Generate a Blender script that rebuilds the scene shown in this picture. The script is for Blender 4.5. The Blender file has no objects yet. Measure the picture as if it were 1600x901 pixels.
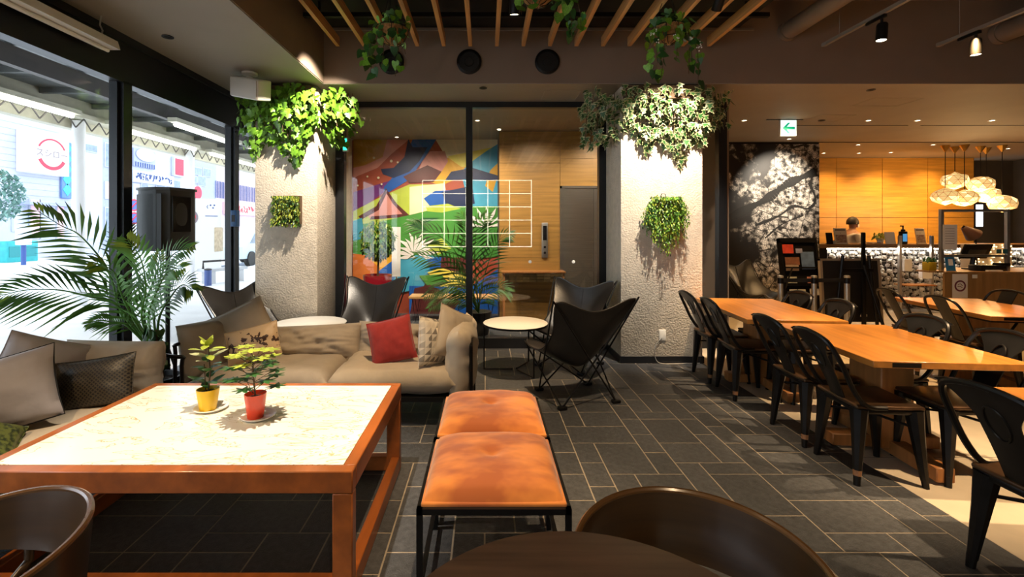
import bpy, bmesh, math, random
from mathutils import Vector, Matrix, noise
random.seed(7)
R = math.radians
sc = bpy.context.scene
COL = sc.collection

# ------------------------------------------------------------------ camera
H, FP, CX, CY = 1.47, 715.0, 759.0, 358.5        # eye height, focal length and principal point in photo pixels
cam_d = bpy.data.cameras.new('camera')
cam = bpy.data.objects.new('camera', cam_d); COL.objects.link(cam)
cam.location = (0, 0, H); cam.rotation_euler = (R(90), 0, 0)
cam_d.sensor_width = 36; cam_d.lens = 36*FP/1600
cam_d.shift_x = (800-CX)/1600; cam_d.shift_y = (CY-450.5)/1600
cam_d.clip_start = .05; cam_d.clip_end = 300
sc.camera = cam
# ------------------------------------------------------------------ world (overcast daylight in the street)
w = bpy.data.worlds.new('world'); sc.world = w; w.use_nodes = True
w.node_tree.nodes['Background'].inputs[0].default_value = (.80, .90, 1.0, 1)
w.node_tree.nodes['Background'].inputs[1].default_value = 2.8
sc.view_settings.view_transform = 'Standard'; sc.view_settings.look = 'None'
sc.view_settings.exposure = 0.38; sc.view_settings.gamma = 1.0; sc.view_settings.use_curve_mapping = False
cy = sc.cycles
cy.use_denoising = True; cy.max_bounces = 8; cy.diffuse_bounces = 4; cy.glossy_bounces = 4; cy.transparent_max_bounces = 16
cy.sample_clamp_indirect = 4.0; cy.caustics_reflective = False; cy.caustics_refractive = False
# ------------------------------------------------------------------ lamps of the room
WARM = (1.0, .70, .40); AMBER = (1.0, .60, .25); WHITE = (1.0, .86, .68)
def spot(loc, tgt, watt, deg, blend=.5, rad=.03, col=WARM):
    d = bpy.data.lights.new('spot_lamp', 'SPOT'); d.energy = watt; d.spot_size = R(deg); d.spot_blend = blend
    d.shadow_soft_size = rad; d.color = col
    o = bpy.data.objects.new('spot_lamp', d); COL.objects.link(o); o.location = loc
    o.rotation_euler = (Vector(tgt)-Vector(loc)).to_track_quat('-Z', 'Y').to_euler()
    return o
def point(loc, watt, rad=.05, col=WARM):
    d = bpy.data.lights.new('point_lamp', 'POINT'); d.energy = watt; d.shadow_soft_size = rad; d.color = col
    o = bpy.data.objects.new('point_lamp', d); COL.objects.link(o); o.location = loc
    return o
# track spots aimed at the columns, the tables and the floor
SPOTS = [
 ((1.95, 4.0, 3.39), (1.95, 5.04, 2.05), 430, 60, .6, .025, WHITE),    # right column
 ((-1.22, 4.2, 3.39), (-2.0, 5.04, 2.0), 430, 72, .6, .025, WHITE),  # left column
 ((-1.05, 2.15, 3.39), (-1.3, 2.35, .5), 400, 46, .6, .03, WHITE),      # coffee table
 ((-.55, 2.9, 3.39), (-.85, 3.6, .4), 260, 50, .7, .03, WARM),          # sofa
 ((.15, 1.75, 3.39), (.05, 2.2, .4), 330, 36, .8, .03, WARM),           # stools
 ((.35, 4.35, 3.39), (.32, 4.75, .5), 420, 40, .6, .025, WARM),         # round table
 ((1.15, 2.6, 3.39), (1.1, 3.0, 0), 380, 50, .9, .03, WARM),            # open floor
 ((2.75, 4.15, 3.30), (2.75, 4.45, .7), 420, 46, .7, .03, WARM),        # long table, far
 ((2.95, 2.9, 3.30), (2.95, 3.05, .7), 460, 50, .7, .03, WARM),         # long table, middle
 ((4.6, 4.3, 3.30), (4.8, 4.5, .7), 460, 52, .7, .03, AMBER),           # long table, right
 ((3.3, 1.7, 3.30), (3.2, 1.8, .5), 520, 62, .7, .03, WARM),            # long table, near
 ((5.45, 7.0, 3.02), (5.3, 8.3, 2.15), 330, 60, .8, .02, WHITE),        # map mural
]
for s in SPOTS: spot(*s)
for x in (6.4, 7.5, 8.6, 9.7): spot((x, 9.35, 3.02), (x, 10.05, 1.3), 105, 105, .9, .03, AMBER)   # timber wall washers
for x, y in ((4.3, 6.4), (6.2, 6.4), (8.2, 6.6), (3.6, 7.4)): spot((x, y, 3.03), (x, y, 0), 110, 110, .8, .04, AMBER)
for x, y, e in ((-1.3, 6.5, 210), (-.3, 6.5, 230), (1.9, 6.4, 120), (.8, 6.2, 90)): spot((x, y, 3.03), (x, y+1.2, .9), e, 110, .9, .04, WHITE)  # lift lobby
for x, y in ((-2.2, .9), (-2.3, -1.5), (.5, -1.0), (3.5, -1.2)): spot((x, y, 3.03 if x < -1.8 else 3.4), (x, y, 0), 160, 110, .8, .04, WARM)  # unseen downlights, added as general fill out of view

# ------------------------------------------------------------------ helpers
def P(px, py, d): return Vector(((px-CX)/FP*d, d, H-(py-CY)/FP*d))
class MB:
    def __init__(s): s.v, s.f, s.m = [], [], []
    def add(s, vs, fs, mi=0, M=None):
        o = len(s.v)
        s.v += [tuple(M @ Vector(p)) if M else tuple(p) for p in vs]
        s.f += [tuple(i+o for i in f) for f in fs]; s.m += [mi]*len(fs); return s
    def box(s, c, d, M=None, mi=0, taper=1):
        x, y, z = c; a, b, e = d[0]/2, d[1]/2, d[2]/2; t = taper
        vs = [(x-a*t, y-b*t, z-e), (x+a*t, y-b*t, z-e), (x+a*t, y+b*t, z-e), (x-a*t, y+b*t, z-e), (x-a, y-b, z+e), (x+a, y-b, z+e), (x+a, y+b, z+e), (x-a, y+b, z+e)]
        return s.add(vs, [(3,2,1,0), (4,5,6,7), (0,1,5,4), (1,2,6,5), (2,3,7,6), (3,0,4,7)], mi, M)
    def bb(s, x0, x1, y0, y1, z0, z1, mi=0, M=None):
        return s.box(((x0+x1)/2, (y0+y1)/2, (z0+z1)/2), (x1-x0, y1-y0, z1-z0), M, mi)
    def rbox(s, c, d, r=.01, seg=2, M=None, mi=0):
        bm = bmesh.new(); bmesh.ops.create_cube(bm, size=1)
        for v in bm.verts: v.co = Vector((v.co.x*d[0]+c[0], v.co.y*d[1]+c[1], v.co.z*d[2]+c[2]))
        bmesh.ops.bevel(bm, geom=bm.edges[:], offset=r, segments=seg, profile=.5, affect='EDGES')
        bm.verts.index_update()
        s.add([v.co.copy() for v in bm.verts], [[v.index for v in f.verts] for f in bm.faces], mi, M); bm.free(); return s
    def tube(s, pts, r, n=8, closed=False, mi=0, M=None, caps=True):
        pts = [Vector(p) for p in pts]; k = len(pts); rr = r if isinstance(r, (list, tuple)) else [r]*k
        vs, fs, prev = [], [], None
        for i, p in enumerate(pts):
            if closed: t = pts[(i+1) % k]-pts[i-1]
            else: t = pts[min(i+1, k-1)]-pts[max(i-1, 0)]
            t = t.normalized() if t.length > 1e-9 else Vector((0, 0, 1))
            if prev is None:
                a = t.orthogonal().normalized()
                if abs(t.z) < .9: a = (Vector((0, 0, 1))-t*t.z).normalized()
            else:
                a = prev-t*prev.dot(t); a = a.normalized() if a.length > 1e-6 else t.orthogonal().normalized()
            prev = a; b = t.cross(a)
            for j in range(n):
                an = 2*math.pi*(j+.5)/n; vs.append(p+a*(math.cos(an)*rr[i])+b*(math.sin(an)*rr[i]))
        for i in range(k if closed else k-1):
            for j in range(n):
                i2 = (i+1) % k; fs.append((i*n+j, i*n+(j+1) % n, i2*n+(j+1) % n, i2*n+j))
        if not closed and caps: fs += [tuple(range(n))[::-1], tuple((k-1)*n+j for j in range(n))]
        return s.add(vs, fs, mi, M)
    def cyl(s, p0, p1, r0, r1=None, n=16, mi=0, M=None): return s.tube([p0, p1], [r0, r0 if r1 is None else r1], n, False, mi, M)
    def lathe(s, prof, n=24, c=(0, 0, 0), mi=0, M=None, close=True):
        vs, fs = [], []; k = len(prof)
        for r, z in prof:
            for j in range(n): an = 2*math.pi*j/n; vs.append((c[0]+r*math.cos(an), c[1]+r*math.sin(an), c[2]+z))
        for i in range(k-1):
            for j in range(n): fs.append((i*n+j, i*n+(j+1) % n, (i+1)*n+(j+1) % n, (i+1)*n+j))
        if close: fs += [tuple(range(n))[::-1], tuple((k-1)*n+j for j in range(n))]
        return s.add(vs, fs, mi, M)
    def prism(s, poly, t, M=None, mi=0):               # polygon in local xz, extruded along y by t
        n = len(poly); vs = [(x, -t/2, z) for x, z in poly]+[(x, t/2, z) for x, z in poly]
        fs = [tuple(range(n)), tuple(range(2*n-1, n-1, -1))]+[(i, i+n, (i+1) % n+n, (i+1) % n) for i in range(n)]
        return s.add(vs, fs, mi, M)
    def shell(s, fn, nu, nv, t, mi=0, M=None):          # fn(u,v) in 0..1, thickened by t
        g = [[Vector(fn(i/nu, j/nv)) for j in range(nv+1)] for i in range(nu+1)]
        nn = lambda i, j: ((g[min(i+1, nu)][j]-g[max(i-1, 0)][j]).cross(g[i][min(j+1, nv)]-g[i][max(j-1, 0)])).normalized()
        a = [g[i][j]+nn(i, j)*t/2 for i in range(nu+1) for j in range(nv+1)]; b = [g[i][j]-nn(i, j)*t/2 for i in range(nu+1) for j in range(nv+1)]
        w = nv+1; N = len(a); fs = []
        for i in range(nu):
            for j in range(nv):
                q = (i*w+j, (i+1)*w+j, (i+1)*w+j+1, i*w+j+1); fs += [q, tuple(x+N for x in q[::-1])]
        ring = [i*w for i in range(nu+1)]+[nu*w+j for j in range(1, nv+1)]+[i*w+nv for i in range(nu-1, -1, -1)]+[j for j in range(nv-1, 0, -1)]
        for k in range(len(ring)):
            p, q = ring[k], ring[(k+1) % len(ring)]; fs.append((q, p, p+N, q+N))
        return s.add(a+b, fs, mi, M)
    def mesh(s, name, mats, smooth=True, ang=40):
        me = bpy.data.meshes.new(name); me.from_pydata(s.v, [], s.f)
        for m in (mats if isinstance(mats, (list, tuple)) else [mats]): me.materials.append(m)
        if any(s.m): me.polygons.foreach_set('material_index', s.m)
        if smooth:
            me.polygons.foreach_set('use_smooth', [True]*len(me.polygons)); me.set_sharp_from_angle(angle=R(ang))
        me.update(); return me
def link(name, data, parent=None, loc=None, rot=None, scale=None):
    o = bpy.data.objects.new(name, data); COL.objects.link(o)
    if parent is not None: o.parent = parent
    if loc is not None: o.location = loc
    if rot is not None: o.rotation_euler = rot
    if scale is not None: o.scale = scale if isinstance(scale, (tuple, list)) else (scale,)*3
    return o
def tag(o, label=None, cat=None, group=None, kind=None):
    if label: o['label'] = label
    if cat: o['category'] = cat
    if group: o['group'] = group
    if kind: o['kind'] = kind
    return o
def thing(name, label, cat, loc=(0, 0, 0), rz=0, group=None):
    return tag(link(name, None, None, loc, (0, 0, rz)), label, cat, group)
def obj(name, mb, mats, parent=None, loc=None, rot=None, smooth=True, ang=40, kind=None, label=None):
    o = link(name, mb.mesh(name, mats, smooth, ang), parent, loc, rot)
    return tag(o, label, None, None, kind)
def struct(name, mb, mats, parent=None, smooth=False):
    o = obj(name, mb, mats, parent, smooth=smooth)
    if parent is None: o['kind'] = 'structure'
    return o
def copy_tree(o, parent=None):
    c = o.copy(); COL.objects.link(c); c.parent = parent
    for ch in list(o.children): copy_tree(ch, c)
    return c
def text(name, body, size, m, parent, loc, rot=(R(90), 0, 0), ext=.002, align='CENTER'):
    d = bpy.data.curves.new(name, 'FONT'); d.body = body; d.size = size; d.extrude = ext; d.align_x = align; d.align_y = 'CENTER'
    tmp = link(name, d); dg = bpy.context.evaluated_depsgraph_get(); me = bpy.data.meshes.new_from_object(tmp.evaluated_get(dg)); bpy.data.objects.remove(tmp)
    me.materials.clear(); me.materials.append(m); return link(name, me, parent, loc, rot)
def arc(cx, cz, rx, rz, a0, a1, n): return [(cx+rx*math.cos(R(a0+(a1-a0)*i/n)), cz+rz*math.sin(R(a0+(a1-a0)*i/n))) for i in range(n+1)]
def spline(pts, n):                                     # Catmull-Rom through pts
    pts = [Vector(p) for p in pts]; q = [pts[0]*2-pts[1]]+pts+[pts[-1]*2-pts[-2]]; out = []
    for i in range(1, len(q)-2):
        for k in range(n):
            t = k/n; a, b, c, d = q[i-1:i+3]
            out.append(.5*((2*b)+(c-a)*t+(2*a-5*b+4*c-d)*t*t+(3*b-a-3*c+d)*t**3))
    return out+[pts[-1]]

# ------------------------------------------------------------------ materials
MATS = {}
def mat(name, col, rough=.5, metal=0, var=0, vs=(5, 5, 5), bump=0, bs=60, emit=None, es=0, col2=None, coat=0, spec=.5, sheen=0, rnd=0, det=4, thr=None, alpha=None):
    if name in MATS: return MATS[name]
    m = bpy.data.materials.new(name); MATS[name] = m; m.use_nodes = True; nt = m.node_tree; N = nt.nodes; L = nt.links
    b = N['Principled BSDF']; b.inputs['Base Color'].default_value = (*col, 1); b.inputs['Roughness'].default_value = rough; b.inputs['Metallic'].default_value = metal
    b.inputs['Specular IOR Level'].default_value = spec; b.inputs['Coat Weight'].default_value = coat; b.inputs['Coat Roughness'].default_value = .15
    if sheen: b.inputs['Sheen Weight'].default_value = sheen
    if emit: b.inputs['Emission Color'].default_value = (*emit, 1); b.inputs['Emission Strength'].default_value = es
    tc = N.new('ShaderNodeTexCoord'); src = None
    if var or col2:
        mp = N.new('ShaderNodeMapping'); mp.inputs['Scale'].default_value = vs; L.new(tc.outputs['Object'], mp.inputs[0])
        nz = N.new('ShaderNodeTexNoise'); nz.inputs['Scale'].default_value = 1; nz.inputs['Detail'].default_value = det; L.new(mp.outputs[0], nz.inputs[0])
        rp = N.new('ShaderNodeValToRGB'); L.new(nz.outputs[0], rp.inputs[0])
        lo, hi = thr if thr else (.3, .7); rp.color_ramp.elements[0].position = lo; rp.color_ramp.elements[1].position = hi
        if col2: rp.color_ramp.elements[0].color = (*col, 1); rp.color_ramp.elements[1].color = (*col2, 1)
        else: rp.color_ramp.elements[0].color = (*[c*(1-var) for c in col], 1); rp.color_ramp.elements[1].color = (*[min(1, c*(1+var)) for c in col], 1)
        src = rp.outputs[0]
    if rnd:
        oi = N.new('ShaderNodeObjectInfo'); mr = N.new('ShaderNodeMapRange'); mr.inputs[3].default_value = 1-rnd; mr.inputs[4].default_value = 1+rnd; L.new(oi.outputs['Random'], mr.inputs[0])
        mx = N.new('ShaderNodeMix'); mx.data_type = 'RGBA'; mx.blend_type = 'MULTIPLY'; mx.inputs[0].default_value = 1
        if src: L.new(src, mx.inputs[6])
        else: mx.inputs[6].default_value = (*col, 1)
        L.new(mr.outputs[0], mx.inputs[7]); src = mx.outputs[2]
    if src: L.new(src, b.inputs['Base Color'])
    if bump:
        n2 = N.new('ShaderNodeTexNoise'); n2.inputs['Scale'].default_value = bs; n2.inputs['Detail'].default_value = 3; L.new(tc.outputs['Object'], n2.inputs[0])
        bp = N.new('ShaderNodeBump'); bp.inputs['Strength'].default_value = bump; bp.inputs['Distance'].default_value = .01; L.new(n2.outputs[0], bp.inputs['Height']); L.new(bp.outputs[0], b.inputs['Normal'])
    return m
def glass(name, tint=(1, 1, 1), r0=.04):
    m = bpy.data.materials.new(name); m.use_nodes = True; nt = m.node_tree; N = nt.nodes; L = nt.links; N.remove(N['Principled BSDF'])
    t = N.new('ShaderNodeBsdfTransparent'); t.inputs[0].default_value = (*tint, 1); g = N.new('ShaderNodeBsdfGlossy'); g.inputs['Roughness'].default_value = 0
    f = N.new('ShaderNodeLayerWeight'); f.inputs[0].default_value = .5; p = N.new('ShaderNodeMath'); p.operation = 'POWER'; p.inputs[1].default_value = 5; k = N.new('ShaderNodeMath'); k.operation = 'MULTIPLY_ADD'; k.inputs[1].default_value = (1-r0)*.6; k.inputs[2].default_value = r0; k.use_clamp = True
    x = N.new('ShaderNodeMixShader'); L.new(f.outputs['Facing'], p.inputs[0]); L.new(p.outputs[0], k.inputs[0]); L.new(k.outputs[0], x.inputs[0]); L.new(t.outputs[0], x.inputs[1]); L.new(g.outputs[0], x.inputs[2]); L.new(x.outputs[0], N['Material Output'].inputs[0])
    return m
def emis(name, col, s): return mat(name, tuple(c*.4 for c in col), .5, emit=col, es=s)
M_glass = glass('clear_glass', (.98, .99, .99), .02)
M_lobbyglass = glass('lobby_glass', (.97, .97, .96), .055)
M_acryl = glass('acrylic_sheet', (.98, .98, .98), .02)
M_tile = mat('slate_tile', (.046, .048, .053), .55, var=.35, vs=(30, 30, 30), bump=.35, bs=140, rnd=.16, det=8)
M_grout = mat('tile_grout', (.27, .23, .18), .9, var=.15, vs=(20, 20, 20))
M_terrazzo = mat('pale_floor', (.56, .47, .35), .35, var=.08, vs=(6, 6, 6), det=8)
M_ceil = mat('taupe_ceiling_paint', (.29, .245, .195), .65, var=.05, vs=(2, 2, 2))
M_brown = mat('brown_wall_paint', (.21, .155, .115), .6, var=.05, vs=(3, 3, 3))
M_black = mat('black_ceiling_paint', (.012, .011, .010), .8, var=.2)
M_plaster = mat('rough_plaster', (.62, .54, .44), .95, var=.10, vs=(14, 14, 14), bump=.9, bs=55, det=8)
M_frame = mat('dark_window_frame', (.014, .015, .018), .35, .3, var=.1)
M_dark = mat('black_metal', (.012, .011, .011), .42, .6, var=.15, vs=(8, 8, 8))
M_slat = mat('slat_timber', (.50, .25, .085), .5, var=.25, vs=(40, 2, 40), bump=.05)
M_oak = mat('table_timber', (.46, .175, .03), .36, var=.22, vs=(22, 1.2, 22), rnd=.05, coat=.2, det=6)
M_oakd = mat('pedestal_timber', (.33, .13, .035), .5, var=.25, vs=(22, 22, 2))
M_teak = mat('coffee_table_timber', (.31, .085, .015), .35, var=.28, vs=(14, 3, 14), det=6, coat=.25)
M_linen = mat('taupe_linen', (.38, .32, .25), .9, var=.08, vs=(7, 7, 7), bump=.55, bs=11, sheen=.15)
M_linen2 = mat('sand_linen', (.46, .38, .28), .9, var=.08, vs=(7, 7, 7), bump=.5, bs=11, sheen=.15)
M_greylinen = mat('grey_mauve_linen', (.27, .245, .25), .62, var=.08, vs=(7, 7, 7), bump=.6, bs=9, sheen=.2)
M_velvet = mat('orange_velvet', (.36, .085, .008), .75, vs=(5, 9, 5), sheen=.45, det=3, bump=.1, bs=8, col2=(.66, .22, .03), thr=(.38, .60))
M_leather = mat('black_leather', (.013, .0105, .009), .34, var=.3, vs=(6, 6, 6), bump=.12, bs=90, spec=.6)
M_ply = mat('dark_bent_plywood', (.045, .022, .007), .28, var=.3, vs=(2, 2, 30), coat=.5, det=5)
M_plyedge = mat('plywood_edge', (.13, .062, .022), .25, var=.2, vs=(3, 3, 60), coat=.5)
M_darktop = mat('dark_stained_top', (.085, .048, .03), .38, var=.3, vs=(3, 40, 3), coat=.15, det=6)
M_whitetop = mat('white_laminate', (.86, .83, .77), .3, var=.02)
M_white = mat('white_plastic', (.78, .76, .72), .45, var=.02)
M_paper = mat('paper', (.80, .78, .74), .7, var=.03)
M_steel = mat('brushed_steel', (.58, .56, .52), .25, .95, var=.12, vs=(1, 1, 60))
M_alu = mat('aluminium', (.55, .53, .50), .35, .9, var=.08)
M_leaf = mat('ivy_leaf_green', (.13, .30, .02), .45, var=.45, vs=(14, 14, 14), rnd=.4)
M_leafd = mat('deep_green_leaf', (.025, .10, .018), .42, var=.4, vs=(16, 16, 16), rnd=.4)
M_leafy = mat('yellow_green_leaf', (.34, .40, .04), .45, var=.3, vs=(20, 20, 20), rnd=.3)
M_leafc = mat('cream_leaf_margin', (.38, .38, .19), .5, var=.15, vs=(20, 20, 20), rnd=.2)
M_palm = mat('palm_green', (.085, .235, .035), .4, var=.5, vs=(4, 4, 4), rnd=.3)
M_palmy = mat('palm_yellow_green', (.22, .34, .03), .4, var=.4, vs=(6, 6, 6))
M_stem = mat('brown_stem', (.10, .06, .03), .8, var=.3)
M_soil = mat('potting_soil', (.03, .02, .013), .95, var=.4, vs=(60, 60, 60))
# ================================================================== THE SETTING
XB, MX, MY = 2.39, 5.39/36, .1335
def tiling(nx, ny, seed):
    rnd = random.Random(seed); g = [[0]*ny for _ in range(nx)]; out = []
    shapes = [(2, 2)]*5+[(2, 1), (2, 1), (1, 2), (1, 2), (3, 2), (2, 3), (3, 1), (1, 3), (3, 2)]
    for j in range(ny):
        for i in range(nx):
            if g[i][j]: continue
            s = shapes[:]; rnd.shuffle(s); s = s[:8]+[(2, 1), (1, 2), (1, 1)]
            for a, b in s:
                if i+a <= nx and j+b <= ny and not any(g[i+k][j+l] for k in range(a) for l in range(b)):
                    for k in range(a):
                        for l in range(b): g[i+k][j+l] = 1
                    out.append((i, j, a, b)); break
    return out
floor = struct('floor', MB().bb(-3.1, 12.2, -4.6, 10.8, -.12, -.0012), M_grout)
struct('trim_1', MB().bb(XB, 12.2, -4.6, 10.7, -.05, 0), M_terrazzo)
# a few joints in the pale floor
jo = MB()
for y in (2.95, 4.6, 6.3): jo.bb(XB+.01, 12, y, y+.006, -.002, .0008)
for x in (4.1, 5.9): jo.bb(x, x+.006, -4, 8, -.002, .0008)
struct('trim_2', jo, M_grout)
Y0 = 3.02-MY*56
def put_tiles(tl, x0, y0, parent, keep):
    G = .0042; shared = {}; rest = MB(); cand = []
    for i, j, a, b in tl:
        x, y = x0+i*MX, y0+j*MY; cx, cyy = x+a*MX/2, y+b*MY/2
        vis = cyy > 1.95 and abs(cx-.09*cyy) < 1.16*cyy and y+b*MY < 5.75
        cand.append((-(a*b)/cyy**3 if vis else 1, cx, cyy, a, b))
    cand.sort()
    for k, (sc_, cx, cyy, a, b) in enumerate(cand):
        if k < keep and sc_ < 0:
            if (a, b) not in shared:
                w_, d_ = a*MX-2*G, b*MY-2*G; q = MB(); q.box((0, 0, -.003), (w_, d_, .006)); shared[(a, b)] = q.mesh('tile', M_tile, False)
            link('tile', shared[(a, b)], parent, (cx, cyy, random.uniform(-.0004, .0005)))
        else: rest.box((cx, cyy, -.003), (a*MX-2*G, b*MY-2*G, .006))
    obj('tile_field', rest, M_tile, parent, smooth=False, kind='stuff')
put_tiles(tiling(36, 76, 3), -3.0, Y0, floor, 300)
lobby_floor = struct('floor_lobby', MB().bb(-3.1, 2.98, 5.76, 8.2, -.004, -.002), M_grout)
put_tiles(tiling(35, 17, 5), -2.35, 5.77, lobby_floor, 0)
# ceilings
struct('ceiling', MB().bb(-3.2, 12.3, -4.7, 5.0, 3.95, 4.05), M_brown)
struct('ceiling_window', MB().bb(-3.1, -1.765, -4.6, 4.97, 3.05, 3.95), M_ceil)
cl = struct('ceiling_back', MB().bb(-3.1, 12.2, 4.97, 10.8, 3.05, 3.95), M_ceil)
struct('trim_3', MB().bb(-1.765, 12.2, 4.962, 4.972, 3.058, 3.95).bb(-1.767, -1.757, -4.6, 4.97, 3.058, 3.95), M_brown)
struct('ceiling_slats', MB().bb(-1.755, 2.75, -4.6, 4.96, 3.66, 3.90), M_black)
struct('trim_4', MB().bb(-1.755, 2.9, 4.94, 4.962, 3.622, 3.645), mat('grey_rail', (.22, .19, .16), .5))
struct('trim_5', MB().bb(3.0, 12.1, 8.26, 8.275, 3.04, 3.052).bb(4.55, 6.4, 6.93, 6.95, 3.045, 3.052).bb(6.6, 12, 6.93, 6.95, 3.045, 3.052), M_black)
# outer walls behind and to the right of the camera
struct('wall_back', MB().bb(-3.1, 12.2, -4.7, -4.6, -.1, 4), M_brown)
struct('wall_right', MB().bb(12.1, 12.2, -4.6, 10.8, -.1, 4), mat('dark_wall_paint', (.055, .045, .036), .7, var=.1))
struct('wall_far', MB().bb(10.8, 12.2, 10.5, 10.7, -.1, 3.05), MATS['dark_wall_paint'])
struct('wall_lobby_side', MB().bb(2.98, 3.06, 5.76, 8.3, -.1, 3.05), M_brown)
struct('wall_lobby_left', MB().bb(-2.45, -2.35, 5.76, 8.2, -.1, 3.05), M_plaster)
struct('wall_end', MB().bb(-3.1, -2.46, 7.0, 7.1, -.1, 3.05), M_plaster)
# ---------------- window wall on the street
win = tag(link('window_1', None, None, (-3.0, 0, 0)), kind='structure')
obj('header', MB().bb(-.08, .05, -4.6, 7, 2.68, 3.05).bb(.05, .075, -4.6, 7, 2.99, 3.05), M_frame, win, smooth=False)
obj('head_rail', MB().bb(-.02, .06, -4.6, 7, 2.665, 2.70), M_frame, win, smooth=False)
obj('sill', MB().bb(-.1, .06, -4.6, 7, -.02, .10), M_frame, win, smooth=False)
ys = [-4.5, -2.84, -1.19, .46, 2.11, 3.76, 5.41, 7.0]
for y in ys: obj('mullion', MB().bb(-.06, .06, y-.045, y+.045, 0, 2.68).bb(-.03, .03, y-.075, y+.075, 0, 2.68), M_frame, win, smooth=False)
for a, b in zip(ys, ys[1:]): obj('pane', MB().bb(-.006, .006, a+.06, b-.06, .08, 2.68), M_glass, win, smooth=False)
# ---------------- columns
def column(name, x0, x1, lab):
    m = MB()
    def face(fn): m.shell(fn, 2, 2, .001)
    m.rbox(((x0+x1)/2, 5.37, 1.52), (x1-x0, .66, 3.06), .012, 2)
    c = struct(name, m, M_plaster, smooth=True)
    obj('skirting', MB().bb(x0-.012, x1+.012, 5.028, 5.70, 0, .075), M_frame, c, smooth=False); return c
column('wall_column_right', 1.487, 2.39, ''); column('wall_column_left', -2.545, -1.857, '')
# ---------------- glass partition to the lift lobby
part = tag(link('window_2', None, None, (0, 5.70, 0)), kind='structure')
obj('head_rail', MB().bb(-1.95, 2.98, -.04, .04, 2.98, 3.05), M_frame, part, smooth=False)
obj('bottom_rail', MB().bb(-1.95, 1.5, -.04, .04, 0, .125).bb(2.39, 2.98, -.04, .04, 0, .4), M_frame, part, smooth=False)
for x0, x1 in ((-1.86, -1.75), (-.245, -.165), (1.40, 1.487), (2.88, 2.98)): obj('mullion', MB().bb(x0, x1, -.05, .05, 0, 3.0), M_frame, part, smooth=False)
for x0, x1 in ((-1.76, -.24), (-.17, 1.41), (2.39, 2.89)): obj('pane', MB().bb(x0, x1, -.005, .005, .12, 2.99), M_lobbyglass, part, smooth=False)
for x in (.55, 1.09):
    m = MB(); m.lathe([(.012, 0), (.02, .004), (.02, .008), (.012, .01)], 14, M=Matrix.Translation((x, -.008, 1.07)) @ Matrix.Rotation(R(90), 4, 'X'))
    obj('door_dot', m, M_white, part)
# ---------------- lift lobby behind the glass
MW = [mat('lobby_veneer', (.36, .19, .045), .45, var=.22, vs=(1.5, 20, 24), det=7)]
lw = struct('wall_lobby_timber', MB().bb(.215, 2.98, 7.37, 8.2, -.1, 3.05), mat('veneer_joint', (.10, .05, .015), .6))
for k in range(6):
    for x0, x1 in ((.22, 1.19),): obj('plank', MB().bb(x0, x1, 7.345, 7.372, .01+k*.506, .01+(k+1)*.506-.004), MW, lw, smooth=False)
for k in range(2): obj('plank', MB().bb(1.195, 2.97, 7.345, 7.372, 2.17+k*.44, 2.17+(k+1)*.44-.004), MW, lw, smooth=False)
lift = tag(thing('door_2', '', '', (1.55, 7.36, 0)), kind='structure')
for k in ('label', 'category'):
    if k in lift: del lift[k]
obj('door_frame', MB().bb(-.36, -.33, -.03, .02, 0, 2.17).bb(-.36, 1.3, -.03, .02, 2.13, 2.17), M_steel, lift, smooth=False)
for x0, x1 in ((-.33, .18), (.185, .7), (.705, 1.3)): obj('door_leaf', MB().bb(x0, x1, -.02, .0, 0, 2.13), M_steel, lift, smooth=False)
t = thing('lift_call_panel', 'tall steel lift call panel with black display on timber lobby wall', 'panel', (.945, 7.33, 0))
obj('plate', MB().rbox((0, 0, 1.3), (.10, .02, .56), .006), M_alu, t); obj('display', MB().bb(-.03, .03, -.014, -.008, 1.30, 1.53), mat('black_gloss', (.008, .008, .01), .15), t)
for z in (1.10, 1.19): obj('button', MB().cyl((0, -.018, z), (0, -.008, z), .02, n=14), M_dark, t)
t = thing('lobby_console', 'low stone-faced ledge lit from below under lift call panel', 'ledge', (.75, 7.24, 0))
obj('top', MB().rbox((0, 0, .80), (1.0, .2, .03), .004), M_oakd, t)
for i in range(9):
    for j in range(3): obj('stone_block', MB().rbox((-.44+i*.11, .03, .66+j*.045), (.106, .06+.02*((i*7+j*5) % 3), .042), .004, 1), mat('honey_stone', (.55, .36, .14), .7, var=.3, vs=(9, 9, 9), rnd=.3), t)
obj('bracket', MB().bb(-.48, -.45, -.08, .1, 0, .785).bb(.45, .48, -.08, .1, 0, .785), M_oakd, t, smooth=False)
# ---------------- the colourful mural
mur = tag(link('mural', None, None, (0, 8.04, 0)), 'large colourful lobby mural with castle roof, lotus and bands of colour', 'mural')
flat = lambda n, c: mat('print_'+n, c, .45, var=.12, vs=(3, 3, 3))
PR = [flat('ochre', (.50, .24, .02)), flat('rust', (.36, .07, .035)), flat('navy', (.008, .02, .08)), flat('cobalt', (.01, .10, .42)), flat('pink', (.62, .26, .22)), flat('cream', (.75, .68, .45)), flat('sky', (.06, .36, .55)), flat('green', (.06, .26, .04)), flat('lime', (.42, .52, .06)), flat('violet', (.16, .03, .20)), flat('gold', (.72, .38, .02)), flat('white', (.85, .82, .78)), flat('maroon', (.10, .02, .02)), flat('yellow', (.78, .68, .10)), flat('orange', (.62, .17, .03)), flat('darkgreen', (.02, .10, .03))]
PN = {m.name[6:]: i for i, m in enumerate(PR)}
D_M = 8.03
def mp(px, py): px = min(max(px, 552), 777.5); return ((px-CX)/FP*D_M, H-(py-CY)/FP*D_M)
pm = MB(); lay = [0]
def pr(c, pts):
    lay[0] += 1; y = -.004-.0007*lay[0]
    q = [mp(*p) for p in pts]; pm.add([(x, y, z) for x, z in q], [tuple(range(len(q)))], PN[c])
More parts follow.
